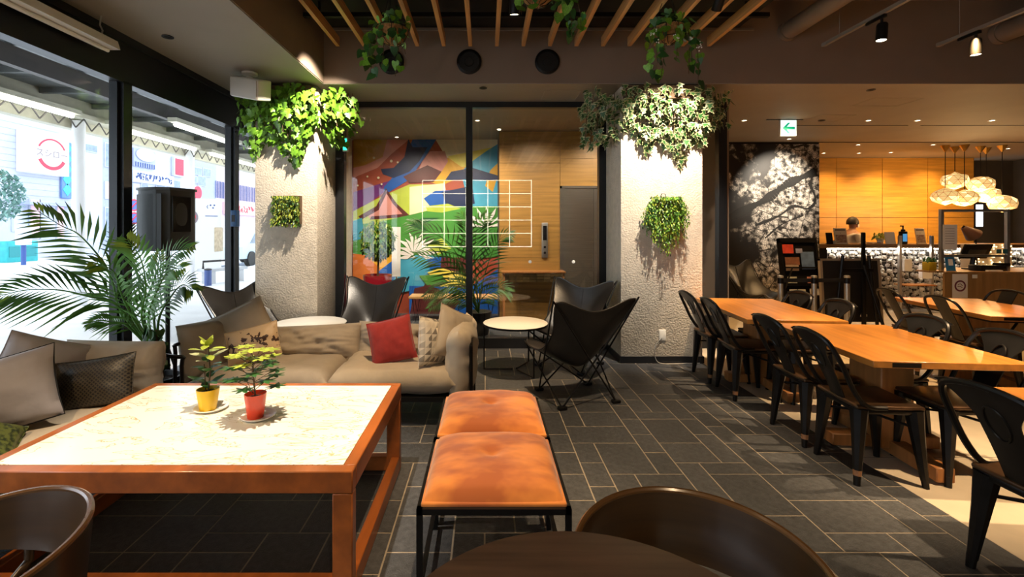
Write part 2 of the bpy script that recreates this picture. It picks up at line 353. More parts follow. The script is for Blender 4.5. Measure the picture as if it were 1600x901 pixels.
pm.bb(-2.345, .212, 0, .06, 0, 3.04, PN['rust'])
pr('ochre', [(540, 217), (605, 217), (598, 245), (570, 258), (540, 262)])
pr('pink', [(605, 217), (640, 217), (612, 240), (590, 262), (558, 275), (540, 280), (540, 262), (570, 258), (598, 245)])
pr('rust', [(640, 217), (680, 217), (660, 245), (625, 280), (600, 292), (540, 310), (540, 280), (590, 262), (612, 240)])
pr('orange', [(640, 217), (672, 217), (666, 232), (650, 240), (638, 228)])
pr('violet', [(540, 300), (600, 285), (620, 278), (600, 300), (575, 318), (540, 330)])
pr('cream', [(680, 217), (782, 217), (782, 260), (735, 262), (700, 250)])
pr('yellow', [(700, 244), (740, 236), (782, 228), (782, 262), (735, 268), (712, 262)])
pr('gold', [(682, 262), (700, 246), (720, 260), (738, 262), (728, 272), (690, 290), (665, 282)])
pr('sky', [(740, 250), (760, 236), (782, 225), (782, 330), (735, 330), (720, 268)])
pr('gold', [(758, 290), (766, 266), (782, 255), (782, 275), (770, 300)])
pr('cobalt', [(645, 217), (682, 217), (668, 240), (640, 280), (600, 305), (600, 292), (618, 272), (632, 248)])
pr('navy', [(638, 217), (645, 230), (668, 230), (655, 252), (640, 268), (615, 278), (598, 272), (595, 264), (615, 262), (632, 245)])
pr('navy', [(705, 268), (738, 262), (782, 274), (782, 282), (728, 280), (695, 282)])
pr('pink', [(672, 236), (695, 236), (700, 252), (690, 268), (652, 270), (660, 252)])
pr('maroon', [(650, 266), (668, 258), (690, 268), (678, 284), (640, 286), (630, 276)])
pr('lime', [(540, 330), (575, 318), (600, 305), (640, 288), (690, 288), (700, 330), (690, 345), (540, 350)])
pr('pink', [(603, 298), (612, 310), (622, 325), (640, 338), (575, 340), (590, 320)])
pr('maroon', [(603, 294), (588, 322), (560, 338), (565, 343), (592, 328), (604, 302), (614, 318), (634, 340), (642, 338), (620, 318)])
pr('maroon', [(580, 338), (632, 334), (634, 339), (578, 343)])
pr('cream', [(640, 292), (695, 286), (700, 320), (640, 336)])
pr('cobalt', [(662, 310), (680, 298), (735, 296), (740, 318), (700, 328), (672, 322)])
pr('navy', [(690, 300), (738, 290), (742, 318), (700, 326)])
pr('green', [(540, 352), (600, 345), (700, 322), (782, 322), (782, 400), (700, 410), (540, 405)])
pr('lime', [(665, 322), (700, 318), (720, 326), (690, 332), (668, 330)])
pr('darkgreen', [(640, 352), (660, 340), (700, 340), (740, 350), (720, 362), (660, 360)])
pr('green', [(660, 350), (700, 336), (735, 352), (715, 372), (672, 366)])
pr('lime', [(670, 380), (690, 372), (705, 388), (685, 398), (668, 392)])
pr('sky', [(540, 345), (566, 340), (570, 372), (552, 376), (540, 376)])
pr('green', [(540, 380), (570, 372), (625, 392), (640, 420), (540, 410)])
pr('orange', [(540, 396), (570, 398), (600, 405), (612, 412), (590, 440), (540, 450)])
pr('gold', [(575, 402), (620, 396), (625, 412), (600, 425), (590, 415)])
pr('sky', [(612, 410), (640, 398), (690, 400), (682, 415), (660, 450), (600, 462), (585, 440)])
pr('cobalt', [(590, 425), (612, 408), (620, 430), (602, 452), (590, 450)])
for i in range(13):
    a = R(-10+i*200/12); c0 = (650, 398); r1 = 34 if i % 2 else 28
    pr('white', [(c0[0]-4*math.sin(a), c0[1]-4*math.cos(a)*.8), (c0[0]+r1*.6*math.cos(a-.12), c0[1]-r1*.8*math.sin(a-.12)), (c0[0]+r1*1.1*math.cos(a), c0[1]-r1*1.1*math.sin(a)), (c0[0]+r1*.6*math.cos(a+.12), c0[1]-r1*.8*math.sin(a+.12))])
for i in range(7):
    a = R(10+i*160/6); pr('white', [(760, 355), (760+24*math.cos(a-.1), 355-24*math.sin(a-.1)), (760+34*math.cos(a), 355-34*math.sin(a)), (760+24*math.cos(a+.1), 355-24*math.sin(a+.1))])
pr('cobalt', [(668, 405), (700, 398), (690, 420), (672, 420)])
pr('maroon', [(690, 402), (735, 402), (735, 430), (688, 425)])
pr('yellow', [(668, 425), (690, 418), (735, 432), (730, 445), (690, 448)])
pr('green', [(655, 430), (690, 428), (700, 442), (672, 450)])
pr('cobalt', [(640, 446), (735, 448), (782, 420), (782, 490), (640, 490)])
pr('maroon', [(648, 450), (672, 444), (720, 470), (700, 495), (640, 495)])
for x, y, r_ in ((585, 247, 2), (612, 252, 2.2), (622, 254, 1.6), (575, 276, 1.6), (592, 278, 2), (560, 290, 1.5), (597, 288, 1.6)):
    pr('cream', [(x+r_*math.cos(k*.8), y+r_*math.sin(k*.8)) for k in range(8)])
obj('print', pm, PR, mur, smooth=False)
t = thing('notice_strip', 'narrow white notice on post in front of lobby mural', 'notice', P(619, 410, 7.2)*1)
t.location.z = 0
obj('post', MB().cyl((0, .02, 0), (0, .02, 1.5), .012), M_alu, t); obj('foot', MB().lathe([(.14, 0), (.14, .012), (.02, .02)], 20), M_alu, t)
obj('sheet', MB().rbox((0, 0, 1.12), (.14, .008, .78), .003, 1), M_paper, t)
# ---------------- ceiling of slats, vents, panels
for k in range(15):
    s_ = obj('ceiling_slat', MB().bb(-.019, .019, -4.1, 4.85, 3.41, 3.505), M_slat, None, (-1.567+.2807*k, 0, 0), smooth=False)
    nth = ['first', 'second', 'third', 'fourth', 'fifth', 'sixth', 'seventh', 'eighth', 'ninth', 'tenth', 'eleventh', 'twelfth', 'thirteenth', 'fourteenth', 'last'][k]
    tag(s_, f'{nth} timber ceiling slat counting from the window side', 'slat', 'timber slats under the black ceiling')
hang = MB()
for y in (-2.5, .3, 2.6, 4.4): hang.bb(-1.75, 2.72, y-.02, y+.02, 3.51, 3.55); [hang.bb(x-.01, x+.01, y-.01, y+.01, 3.55, 3.66) for x in (-1.6, .4, 2.5)]
struct('trim_6', hang, M_dark)
for x, nm in ((-1.02, 'round black air vent on beam, partly behind left hanging basket'), (-.18, 'round black air vent on beam, middle of the three'), (.667, 'round black air vent on beam, rightmost of the three')):
    t = thing('air_vent', nm, 'vent', (x, 4.962, 3.285), group='air vents on the beam')
    Mx = Matrix.Rotation(R(90), 4, 'X')
    obj('ring', MB().lathe([(.112, .0), (.134, .0), (.134, .02), (.112, .03), (.108, .0)], 28, M=Mx, close=False), M_dark, t); obj('baffle', MB().lathe([(.11, .001), (.11, .004), (.05, .006), (.045, .012), (.0, .012)], 28, M=Mx), mat('vent_black', (.006, .006, .007), .5), t)
def apanel(px, py, d, w_, l_, lab):
    x = (px-CX)/FP*d; o = MB(); e = .006
    o.bb(x-w_/2, x+w_/2, d, d+e, 3.047, 3.051).bb(x-w_/2, x+w_/2, d+l_, d+l_+e, 3.047, 3.051).bb(x-w_/2, x-w_/2+e, d, d+l_, 3.047, 3.051).bb(x+w_/2-e, x+w_/2, d, d+l_, 3.047, 3.051)
    tag(obj('access_panel', o, mat('panel_trim', (.34, .29, .23), .5), smooth=False), lab, 'panel')
apanel(880, 150, 5.2, .42, .36, 'small ceiling access panel before the lobby glass'); apanel(1310, 180, 6.3, .5, .45, 'square ceiling access panel right of the exit sign'); apanel(1405, 155, 5.5, .6, .35, 'faint ceiling access panel near the beam, above the counter side')
def downlight(x, y, z, lab, on=True):
    t = thing('downlight', lab, 'downlight', (x, y, z), group='ceiling downlights')
    obj('bezel', MB().lathe([(.028, 0), (.042, 0), (.044, -.006), (.030, -.004)], 18, close=False), M_white if on else M_dark, t)
    obj('lens', MB().lathe([(.028, -.001), (.0, -.001)], 18, close=False), emis('downlight_lens', (1, .85, .6), 9) if on else M_black, t)
DL = [(755, 137, 0, 'unlit ceiling downlight before the lobby glass'), (262, 57, 0, 'unlit ceiling downlight above the window seats'), (1361, 140, 0, 'unlit ceiling downlight near the beam at right'), (1163, 188, 1, 'lit ceiling downlight beside the exit sign'), (1357, 188, 1, 'lit ceiling downlight right of the exit sign'), (1434, 188, 1, 'lit ceiling downlight before the timber wall'), (1550, 188, 1, 'lit ceiling downlight above the till desk'), (1284, 188, 0, 'unlit ceiling downlight right of the exit sign'), (1233, 217, 1, 'lit ceiling downlight above the map mural'), (1342, 239, 1, 'lit ceiling downlight closest to the timber wall, left one'), (1392, 238, 1, 'lit ceiling downlight closest to the timber wall, right one'), (1287, 239, 1, 'lit ceiling downlight at the corner of map mural and timber wall'), (1341, 226, 1, 'lit ceiling downlight behind the counter'), (560, 188, 1, 'lit lobby downlight left of the partition mullion'), (746, 188, 1, 'lit lobby downlight right of the partition mullion'), (620, 214, 1, 'lit lobby downlight nearest the mural'), (1458, 226, 1, 'lit ceiling downlight beside the pendant roses'), (1575, 232, 1, 'lit ceiling downlight at the far right')]
for px, py, on, lb in DL:
    d = FP*1.58/(CY-py); downlight((px-CX)/FP*d, d, 3.049, lb, on)
# ---------------- map mural wall and timber wall
def map_mat():
    m = mat('map_print', (.01, .009, .008), .5); nt = m.node_tree; N = nt.nodes; L = nt.links; b = N['Principled BSDF']
    tc = N.new('ShaderNodeTexCoord'); O = tc.outputs['Object']
    def nz(s, d=6):
        n = N.new('ShaderNodeTexNoise'); n.inputs['Scale'].default_value = s; n.inputs['Detail'].default_value = d; L.new(O, n.inputs[0]); return n.outputs[0]
    def mth(op, a, c, cl=True):
        n = N.new('ShaderNodeMath'); n.operation = op; n.use_clamp = cl
        for k, v in ((0, a), (1, c)):
            if isinstance(v, (int, float)): n.inputs[k].default_value = v
            else: L.new(v, n.inputs[k])
        return n.outputs[0]
    def step(a, lo, hi):
        n = N.new('ShaderNodeMapRange'); n.inputs[1].default_value = lo; n.inputs[2].default_value = hi; L.new(a, n.inputs[0]); return n.outputs[0]
    sx = N.new('ShaderNodeSeparateXYZ'); L.new(O, sx.inputs[0]); X, Z = sx.outputs[0], sx.outputs[2]
    # dense land towards the lower right, ragged islands at upper left
    grad = mth('ADD', mth('MULTIPLY', X, .22, False), mth('MULTIPLY', nz(1.6), 1.0, False), False)
    land = step(grad, .52, .60)
    isl = mth('MULTIPLY', step(nz(2.6, 2), .56, .59), step(Z, 1.9, 2.3))
    mask = mth('MAXIMUM', land, isl)
    v = N.new('ShaderNodeTexVoronoi'); v.feature = 'DISTANCE_TO_EDGE'; v.inputs['Scale'].default_value = 30; L.new(O, v.inputs[0])
    v2 = N.new('ShaderNodeTexVoronoi'); v2.feature = 'DISTANCE_TO_EDGE'; v2.inputs['Scale'].default_value = 3.2; L.new(O, v2.inputs[0])
    bl = mth('MULTIPLY', step(v.outputs[0], .02, .07), step(v2.outputs[0], .010, .022))
    spk = step(nz(11, 8), .40, .60)
    fac = mth('MULTIPLY', mask, mth('MULTIPLY', bl, spk))
    mx = N.new('ShaderNodeMix'); mx.data_type = 'RGBA'; mx.inputs[6].default_value = (.010, .008, .007, 1); mx.inputs[7].default_value = (.68, .62, .54, 1)
    L.new(fac, mx.inputs[0]); L.new(mx.outputs[2], b.inputs['Base Color']); return m
mw = struct('wall_map', MB().bb(3.06, 6.05, 8.31, 10.2, -.1, 3.05), M_black)
obj('map_print', MB().bb(-1.6, 1.39, -.012, 0, 0, 2.99), map_mat(), mw, (4.66, 8.31, .03), smooth=False)
rv = MB()
def ribbon(pts, wd, y):
    q = spline([(*mp2(*p), 0) for p in pts], 6)
    for i in range(len(q)-1):
        a, b = q[i], q[i+1]; n = (b-a).normalized(); n = Vector((-n.y, n.x, 0))
        w0 = wd*(.75+.25*math.sin(i*.7)); rv.add([(a.x-n.x*w0, y, a.y-n.y*w0), (b.x-n.x*w0, y, b.y-n.y*w0), (b.x+n.x*w0, y, b.y+n.y*w0), (a.x+n.x*w0, y, a.y+n.y*w0)], [(0, 1, 2, 3)])
mp2 = lambda px, py: ((px-CX)/FP*8.3-4.66, H-(py-CY)/FP*8.3-.03)
ribbon([(1140, 340), (1180, 320), (1205, 306), (1225, 290), (1250, 278), (1275, 268)], .085, -.0140)
ribbon([(1180, 352), (1215, 338), (1240, 322), (1262, 326), (1274, 312), (1264, 285)], .028, -.0145)
ribbon([(1195, 372), (1222, 350), (1255, 336)], .016, -.0150)
obj('river_print', rv, M_black, mw, (4.66, 8.31, .03), smooth=False)
tw = struct('wall_timber', MB().bb(6.05, 10.8, 10.12, 10.3, -.1, 3.05), mat('panel_joint', (.07, .03, .008), .7))
M_pan = mat('oak_panel', (.50, .25, .04), .42, var=.20, vs=(2, 16, 26), rnd=.12, det=8)
cols = [(1215-CX)/FP*10.1, (1306.5-CX)/FP*10.1, (1378-CX)/FP*10.1, (1449-CX)/FP*10.1, (1521-CX)/FP*10.1]
rows = [0.02, .55, .9, 1.30, 1.74, 2.19, 2.63, 3.045]
for a, b in zip(cols, cols[1:]):
    for z0, z1 in zip(rows, rows[1:]): obj('oak_plank', MB().bb(a+.005, b-.005, 10.09, 10.125, z0+(.005 if z0 == 1.74 else .001), z1-(.005 if z1 == 1.74 else .001)), M_pan, tw, smooth=False)
t = thing('service_doorway', 'narrow bright doorway lightbox beyond the end of the timber wall', 'light panel', (11.28, 10.46, 0))
obj('frame', MB().bb(-.09, .09, 0, .03, 1.52, 2.06), M_dark, t, smooth=False); obj('panel', MB().bb(-.075, .075, -.01, .0, 1.54, 2.04), emis('white_lightbox', (.9, .95, 1), 2.2), t, smooth=False)
# ---------------- pipes and tracks under the high ceiling
def pipe(x, z, y0, r_, lab):
    t = thing('ventilation_duct', lab, 'duct', (x, 0, z)); obj('duct', MB().cyl((0, y0, 0), (0, 4.96, 0), r_, n=24), mat('duct_paint', (.20, .15, .11), .45, var=.1), t)
    obj('collar', MB().cyl((0, 4.90, 0), (0, 4.958, 0), r_*1.12, n=24), MATS['duct_paint'], t)
pipe(3.26, 3.61, 1.0, .092, 'round brown duct entering the beam beside the slats'); pipe(5.55, 3.58, 1.0, .10, 'round brown duct entering the beam at far right')
def track(x, z, heads, lab):
    t = thing('lighting_track', lab, 'track', (x, 0, z), group='ceiling lighting tracks')
    obj('rail', MB().bb(-.017, .017, .5, 4.71, -.016, .016), mat('track_grey', (.20, .17, .14), .5), t, smooth=False); obj('end_cap', MB().rbox((0, 4.69, 0), (.042, .06, .04), .006), MATS['track_grey'], t)
    for y in (2.0, 4.5): obj('hanger', MB().cyl((0, y, .016), (0, y, .64), .004, n=6), MATS['track_grey'], t)
    for y, tg, lb in heads: spothead((x, y, z-.016), tg, lb)
def spothead(loc, tgt, lab):
    t = thing('track_spotlight', lab, 'spotlight', loc, group='track spotlights')
    obj('adapter', MB().rbox((0, .06, -.018), (.03, .20, .03), .005), M_dark, t); obj('arm', MB().cyl((0, 0, -.03), (0, 0, -.13), .011, n=8), M_dark, t)
    d = (Vector(tgt)-Vector(loc)).normalized(); Mh = Matrix.Translation((0, 0, -.15)) @ d.to_track_quat('-Z', 'Y').to_matrix().to_4x4()
    h = obj('head', MB().lathe([(.0, .075), (.036, .075), (.042, .06), (.042, -.075), (.036, -.075), (.034, -.06)], 20, M=Mh, close=False), M_dark, t)
    obj('lens', MB().lathe([(.036, -.07), (0, -.07)], 20, M=Mh, close=False), emis('spot_lens', (1, .86, .62), 22), h)
track(3.48, 3.37, [(4.02, (3.2, 4.0, 0), 'black track spotlight under the left of the two right-hand tracks')], 'thin ceiling lighting track nearest the slats')
track(4.66, 3.37, [(4.35, (4.7, 4.4, 0), 'black track spotlight under the far right track')], 'thin ceiling lighting track at far right')
for loc, tg, lb in (((.225, 3.6, 3.39), (.3, 4.5, .5), 'black spotlight hanging between the middle slats'), ((1.94, 3.80, 3.52), (1.95, 5.04, 2.3), 'black spotlight between slats behind the right hanging basket')): spothead(loc, tg, lb)
# exit sign
t = thing('exit_sign', 'green and white emergency exit sign with left arrow, hung from ceiling', 'sign', P(1232, 200, 6.55))
obj('box', MB().rbox((0, .02, 0), (.235, .04, .235), .006), M_white, t); obj('face', MB().bb(-.112, .112, -.004, 0, -.112, .112), emis('sign_white', (.85, 1, .93), .9), t, smooth=False)
obj('arrow', MB().prism([(-.085, 0), (-.01, .075), (.02, .075), (-.03, .018), (.085, .018), (.085, -.018), (-.03, -.018), (.02, -.075), (-.01, -.075)], .004, Matrix.Translation((0, -.007, 0))), emis('sign_green', (.0, .42, .22), .7), t, smooth=False)
obj('hanger_bar', MB().bb(-.30, .22, .01, .03, .118, .135), M_frame, t, smooth=False)
t = thing('green_sign', 'small green emergency light beside ivy on left column', 'sign', P(540, 226, 5.62)); obj('body', MB().rbox((0, 0, 0), (.06, .05, .17), .006), M_white, t); obj('lens', MB().bb(-.022, .022, -.032, -.024, -.07, .07), emis('green_lens', (.05, .9, .6), 1.3), t)
# ================================================================== THE STREET OUTSIDE
M_pave = mat('pale_paving', (.86, .86, .87), .7, var=.06, vs=(2, 2, 2)); M_road = mat('road', (.74, .75, .78), .8, var=.05)
struct('ground_pavement', MB().bb(-9.2, -3.1, -12, 60, -.2, -.01), M_pave); struct('ground_road', MB().bb(-30, -9.2, -12, 80, -.25, -.08), M_road)
kb = MB()
for k in range(26): kb.rbox((-9.15, -8+k*2.0, -.03), (.18, 1.98, .14), .01, 1)
struct('ground_kerb', kb, M_pave)
# arcade roof with beams, lights and posts
M_roof = mat('arcade_roof_grey', (.20, .21, .21), .6, var=.2, vs=(1, 8, 1)); M_fascia = mat('arcade_fascia', (.50, .47, .36), .6, var=.1)
ar = tag(link('arcade_roof', None, None, (0, 0, 0)), 'grey street arcade roof with ribs and beams beyond the windows', 'roof')
obj('deck', MB().bb(-8.3, -3.15, -8, 40, 4.05, 4.12), M_roof, ar, smooth=False)
for k in range(40): obj('rib', MB().bb(-8.2, -3.2, -6+k*1.1, -5.93+k*1.1, 3.95, 4.05), M_roof, ar, smooth=False)
for x, z in ((-5.0, 3.8), (-6.4, 3.78)): obj('beam', MB().bb(x-.06, x+.06, -8, 40, z-.1, z+.16), mat('arcade_beam', (.06, .05, .045), .6), ar, smooth=False)
obj('fascia', MB().bb(-8.3, -8.1, -8, 40, 3.45, 4.05), M_fascia, ar, smooth=False); obj('gutter', MB().bb(-8.1, -7.75, -8, 40, 3.62, 3.70), M_fascia, ar, smooth=False)
lt = MB()
for k in range(60):
    y = 2+k*.35; lt.tube([(-7.75, y, 3.40), (-7.75, y+.175, 3.6)], .012, 4).tube([(-7.75, y+.175, 3.6), (-7.75, y+.35, 3.40)], .012, 4)
obj('truss', lt, MATS['arcade_beam'], ar)
M_tube = emis('fluorescent_tube', (1, 1, .92), 9)
for x, y0, y1, lb in ((-7.57, 5.7, 8.38, 'long fluorescent street light seen in the nearest window'), (-7.57, 9.3, 11.9, 'fluorescent street light above the black loudspeaker'), (-7.57, 12.6, 15.2, 'fluorescent street light close to the far window mullion, lower row'), (-7.57, 15.9, 19, 'farthest fluorescent street light, beside the left column'), (-6.15, 9.07, 11.3, 'upper fluorescent street light under the arcade roof'), (-6.15, 12, 14.4, 'upper fluorescent street light beside the left column ivy')):
    t = thing('street_light', lb, 'street light', (x, (y0+y1)/2, 3.55), group='fluorescent street lights'); l_ = y1-y0
    obj('housing', MB().bb(-.09, .09, -l_/2-.1, l_/2+.1, .04, .12), M_fascia, t, smooth=False); obj('tube', MB().cyl((0, -l_/2, 0), (0, l_/2, 0), .04, n=10), M_tube, t)
for px, lb in ((123, 'white street post left of the first window mullion'), (297, 'white street post beside the black loudspeaker')):
    d = 8.0*FP/(CX-px); t = thing('street_post', lb, 'post', (-8.0, d, 0), group='arcade posts'); obj('shaft', MB().cyl((0, 0, -.1), (0, 0, 3.6), .105, n=16), M_pave, t); obj('base', MB().cyl((0, 0, -.1), (0, 0, .25), .14, n=16), M_pave, t)
# buildings across the road (facade plane x = -24)
XF = -24.0
def FD(px): return -XF*FP/(CX-px)
def FZ(py, px): return H-(py-CY)/FP*FD(px)
WH = mat('white_cladding', (.48, .51, .62), .6, var=.04); LAV = mat('lavender_cladding', (.34, .37, .52), .6, var=.06); BLG = mat('street_window_glass', (.22, .28, .36), .15, var=.2)
def rect(px0, px1, py0, py1): m = (px0+px1)/2; return FD(px0), FD(px1), FZ(py1, m), FZ(py0, m)
def bldg(lab, px0, px1, top, m, wins, name='shop_building'):
    t = thing(name, lab, 'building', (XF, (FD(px0)+FD(px1))/2, 0), group='buildings across the street'); yc = t.location.y
    obj('wall', MB().bb(-3, 0, FD(px0)-yc, FD(px1)-yc, -.1, top), m, t, smooth=False)
    for w_ in wins:
        y0, y1, z0, z1 = rect(*w_[:4]); wm = w_[4] if len(w_) > 4 else BLG
        f = obj('window', MB().bb(-.02, .06, y0-yc-.06, y1-yc+.06, max(z0, 0)-.05, z1+.06), WH, t, smooth=False); obj('pane', MB().bb(.03, .075, y0-yc, y1-yc, max(z0, 0), z1), wm, f, smooth=False)
    return t
PINK = mat('pink_panel', (.85, .55, .58), .5); PALE = mat('pale_panel', (.52, .55, .66), .5, var=.04); RED = mat('sign_red', (.75, .03, .07), .5); TEAL = mat('teal_paint', (.02, .34, .36), .5, var=.1); BLUE = mat('banner_cyan', (.05, .50, .72), .5, var=.1); INK = mat('ink_blue', (.03, .07, .25), .5)
b1 = bldg('white tiled building with round red logo sign', -60, 160, 11, WH, [(19, 33, 312, 360, PALE), (46, 60, 312, 372, PINK), (62, 84, 314, 372, PALE), (88, 98, 318, 372, PINK), (124, 147, 318, 372, PALE), (128, 150, 226, 236)])
for k in range(26): obj('cladding_joint', MB().bb(.0, .012, FD(-55)-b1.location.y, FD(92)-b1.location.y, 2.6+k*.33, 2.62+k*.33), LAV, b1, smooth=False)
obj('awning', MB().bb(0, .8, FD(22)-b1.location.y, FD(108)-b1.location.y, 2.75, 2.9), LAV, b1, smooth=False)
bldg('grey shopfront building with stairs behind the first mullion', 160, 203, 9, LAV, [(164, 176, 225, 260), (164, 176, 285, 310, PINK), (164, 176, 325, 372)], 'stair_building')
b3 = bldg('shop with blue lettered fascia and striped gable', 203, 292, 10, WH, [(220, 230, 288, 312), (244, 256, 290, 320), (262, 280, 282, 300), (208, 216, 288, 315, PALE), (207, 284, 340, 385, PALE)])
b4 = bldg('pale office building with dark window bands', 292, 338, 10, LAV, [(300, 314, 262, 272), (317, 328, 264, 275), (300, 307, 276, 284), (309, 320, 276, 290), (300, 330, 330, 385, PALE)], 'office_building')
b5 = bldg('pink arcade building with railings and red shop sign', 338, 430, 9, mat('pink_cladding', (.56, .45, .54), .6, var=.1), [(376, 398, 366, 378), (344, 372, 340, 385, PALE)], 'arcade_building')
for k in range(28): obj('baluster', MB().bb(.05, .1, FD(336+k*2.4)-b5.location.y, FD(336+k*2.4)-b5.location.y+.05, 4.3, 5.8), INK, b5, smooth=False)
RZ = (R(90), 0, R(90))
def strokes(w_, h_, n, x, seed):
    rr = random.Random(seed); m = MB()
    for k in range(n):
        y = -w_/2+w_*(k+.5)/n
        for _ in range(3):
            a = Vector((x, y+rr.uniform(-.4, .4)*w_/n, rr.uniform(-.5, .5)*h_)); b = Vector((x, y+rr.uniform(-.4, .4)*w_/n, rr.uniform(-.5, .5)*h_)); m.tube([a, (a+b)/2+Vector((0, rr.uniform(-.08, .08), rr.uniform(-.08, .08))), b], .035, 4)
    return m
def sign(name, lab, px0, px1, py0, py1, m, depth=.3):
    y0, y1, z0, z1 = rect(px0, px1, py0, py1); t = thing(name, lab, 'sign', (XF+.003, (y0+y1)/2, (z0+z1)/2)); obj('board', MB().rbox((depth/2, 0, 0), (depth, y1-y0, z1-z0), .03, 1), m, t); return t, depth, y1-y0, z1-z0
t, dp, w_, h_ = sign('logo_sign', 'white sign box with red ring logo and katakana lettering', 24, 92, 209, 272, emis('lightbox_white', (1, 1, 1), .35), .6)
def ringpart(a0, a1, r0, r1, th):
    pl = arc(0, 0, r1, r1, a0, a1, 18)+arc(0, 0, r0, r0, a1, a0, 18); return MB().prism(pl, th, Matrix.Translation((dp+.01, .15, 0)) @ Matrix.Rotation(R(90), 4, 'Z'))
obj('upper_ring', ringpart(25, 155, .76, .84, .02), RED, t); obj('lower_ring', ringpart(205, 335, .66, .84, .02), RED, t); text('lettering', 'スシロー', .46, mat('logo_grey', (.25, .20, .22), .5), t, (dp+.02, .15, 0), RZ)
t, dp, w_, h_ = sign('diamond_banner', 'tall blue banner with column of cyan diamonds', 93, 110, 222, 310, mat('banner_blue', (.10, .22, .50), .5), .12)
for k in range(5):
    z = h_/2-.35-k*(h_-.5)/4.6; obj('diamond', MB().prism([(-.28, z), (0, z+.36), (.28, z), (0, z-.36)], .02, Matrix.Translation((.13, 0, 0)) @ Matrix.Rotation(R(90), 4, 'Z')), BLUE, t)
t, dp, w_, h_ = sign('lettered_fascia', 'long fascia sign with blue brush lettering', 204, 268, 270, 288, PALE, .2); obj('brush_lettering', strokes(w_*.92, .5, 12, dp+.02, 5), INK, t)
t, dp, w_, h_ = sign('red_hanging_sign', 'upright red sign with white border above shops', 267, 283, 246, 276, WH, .25); obj('red_panel', MB().bb(.26, .28, -w_/2+.12, w_/2-.12, -h_/2+.12, h_/2-.12), RED, t, smooth=False)
t, dp, w_, h_ = sign('round_gable_sign', 'big white oval sign with striped skirt on shop gable', 206, 240, 234, 262, LAV, .15)
obj('oval', MB().prism(arc(0, 0, w_*.44, h_*.36, 0, 350, 24), .05, Matrix.Translation((.2, 0, .25)) @ Matrix.Rotation(R(90), 4, 'Z')), WH, t)
for k in range(9): obj('stripe', MB().bb(.16, .18, -w_/2+.1+k*w_/9.4, -w_/2+.18+k*w_/9.4, -h_/2, -h_/4), INK, t, smooth=False)
t, dp, w_, h_ = sign('red_lettered_sign', 'wide white shop sign with red lettering right of far mullion', 348, 400, 318, 336, mat('sign_rose', (.85, .50, .48), .5), .25); obj('red_lettering', strokes(w_*.92, .7, 12, dp+.02, 8), RED, t)
t, dp, w_, h_ = sign('red_round_sign', 'round red shop sign above white panel board', 300, 313, 290, 312, WH, .1); obj('disc', MB().prism(arc(0, 0, w_*.46, h_*.46, 0, 345, 20), .05, Matrix.Translation((.14, 0, 0)) @ Matrix.Rotation(R(90), 4, 'Z')), RED, t)
# things standing in the street
t = thing('utility_box', 'teal street utility cabinet at the left edge', 'cabinet', (-22.6, 22.0, -.08)); obj('body', MB().rbox((0, 0, .5), (.7, 1.5, 1.0), .03), TEAL, t)
for j in (-.4, .4): obj('vent_panel', MB().bb(.34, .37, j-.25, j+.25, .25, .75), mat('teal_dark', (.01, .22, .24), .5), t, smooth=False)
t = thing('parking_meter', 'grey meter box on post beside the utility cabinet', 'meter', (-20.2, 20.0, -.08)); obj('post', MB().cyl((0, 0, 0), (0, 0, .9), .09), INK, t); obj('box', MB().rbox((0, 0, 1.3), (.35, .42, .85), .03), PALE, t)
def leafball(c, r_, n, size, seed, squash=1.0):
    rr = random.Random(seed); m = MB()
    for _ in range(n):
        d = Vector((rr.gauss(0, 1), rr.gauss(0, 1), rr.gauss(0, 1))).normalized()*r_*(rr.uniform(.55, 1)**.5); d.z *= squash
        q = Matrix.Translation(Vector(c)+d) @ Matrix.Rotation(rr.uniform(0, 6.28), 4, 'Z') @ Matrix.Rotation(rr.uniform(-1.2, 1.2), 4, 'X'); s = size*rr.uniform(.7, 1.3)
        m.add([(0, -s, 0), (s*.5, 0, s*.12), (0, s, 0), (-s*.5, 0, s*.12)], [(0, 1, 2), (0, 2, 3)], 0, q)
    return m
t = thing('street_tree', 'clipped blue-green street tree at the left edge', 'tree', (-17.3, 15.9, -.08)); obj('trunk', MB().tube([(0, 0, 0), (.05, 0, 1.2), (0, .05, 2.2)], [.14, .11, .08], 8), M_stem, t); obj('crown', leafball((0, 0, 2.75), .95, 1400, .10, 4, 1.05), mat('street_leaf', (.16, .30, .26), .6, var=.4, vs=(9, 9, 9)), t, kind='stuff')
t = thing('no_parking_sign', 'street post with two round no-parking signs', 'sign', P(210, 400, 13.0)); t.location.z = -.01
obj('post', MB().cyl((0, 0, 0), (0, 0, 2.4), .03), M_alu, t)
for z in (2.17, 1.80):
    Md = Matrix.Translation((.03, -.04, z)) @ Matrix.Rotation(R(90), 4, 'X'); f = obj('disc', MB().lathe([(.17, 0), (.17, .01), (.0, .01)], 24, M=Md), mat('sign_blue', (.10, .16, .62), .5), t)
    obj('red_ring', MB().lathe([(.13, .012), (.17, .012), (.17, .018), (.13, .018)], 24, M=Md, close=False), RED, f); obj('red_bar', MB().box((0, 0, .015), (.28, .035, .006), Md @ Matrix.Rotation(R(45), 4, 'Z')), RED, f)
t = thing('white_notice_board', 'tall white street notice board with red pin emblem and number', 'board', P(318, 420, 17.0)); t.location.z = -.08
Mb = Matrix.Rotation(R(35), 4, 'Z')
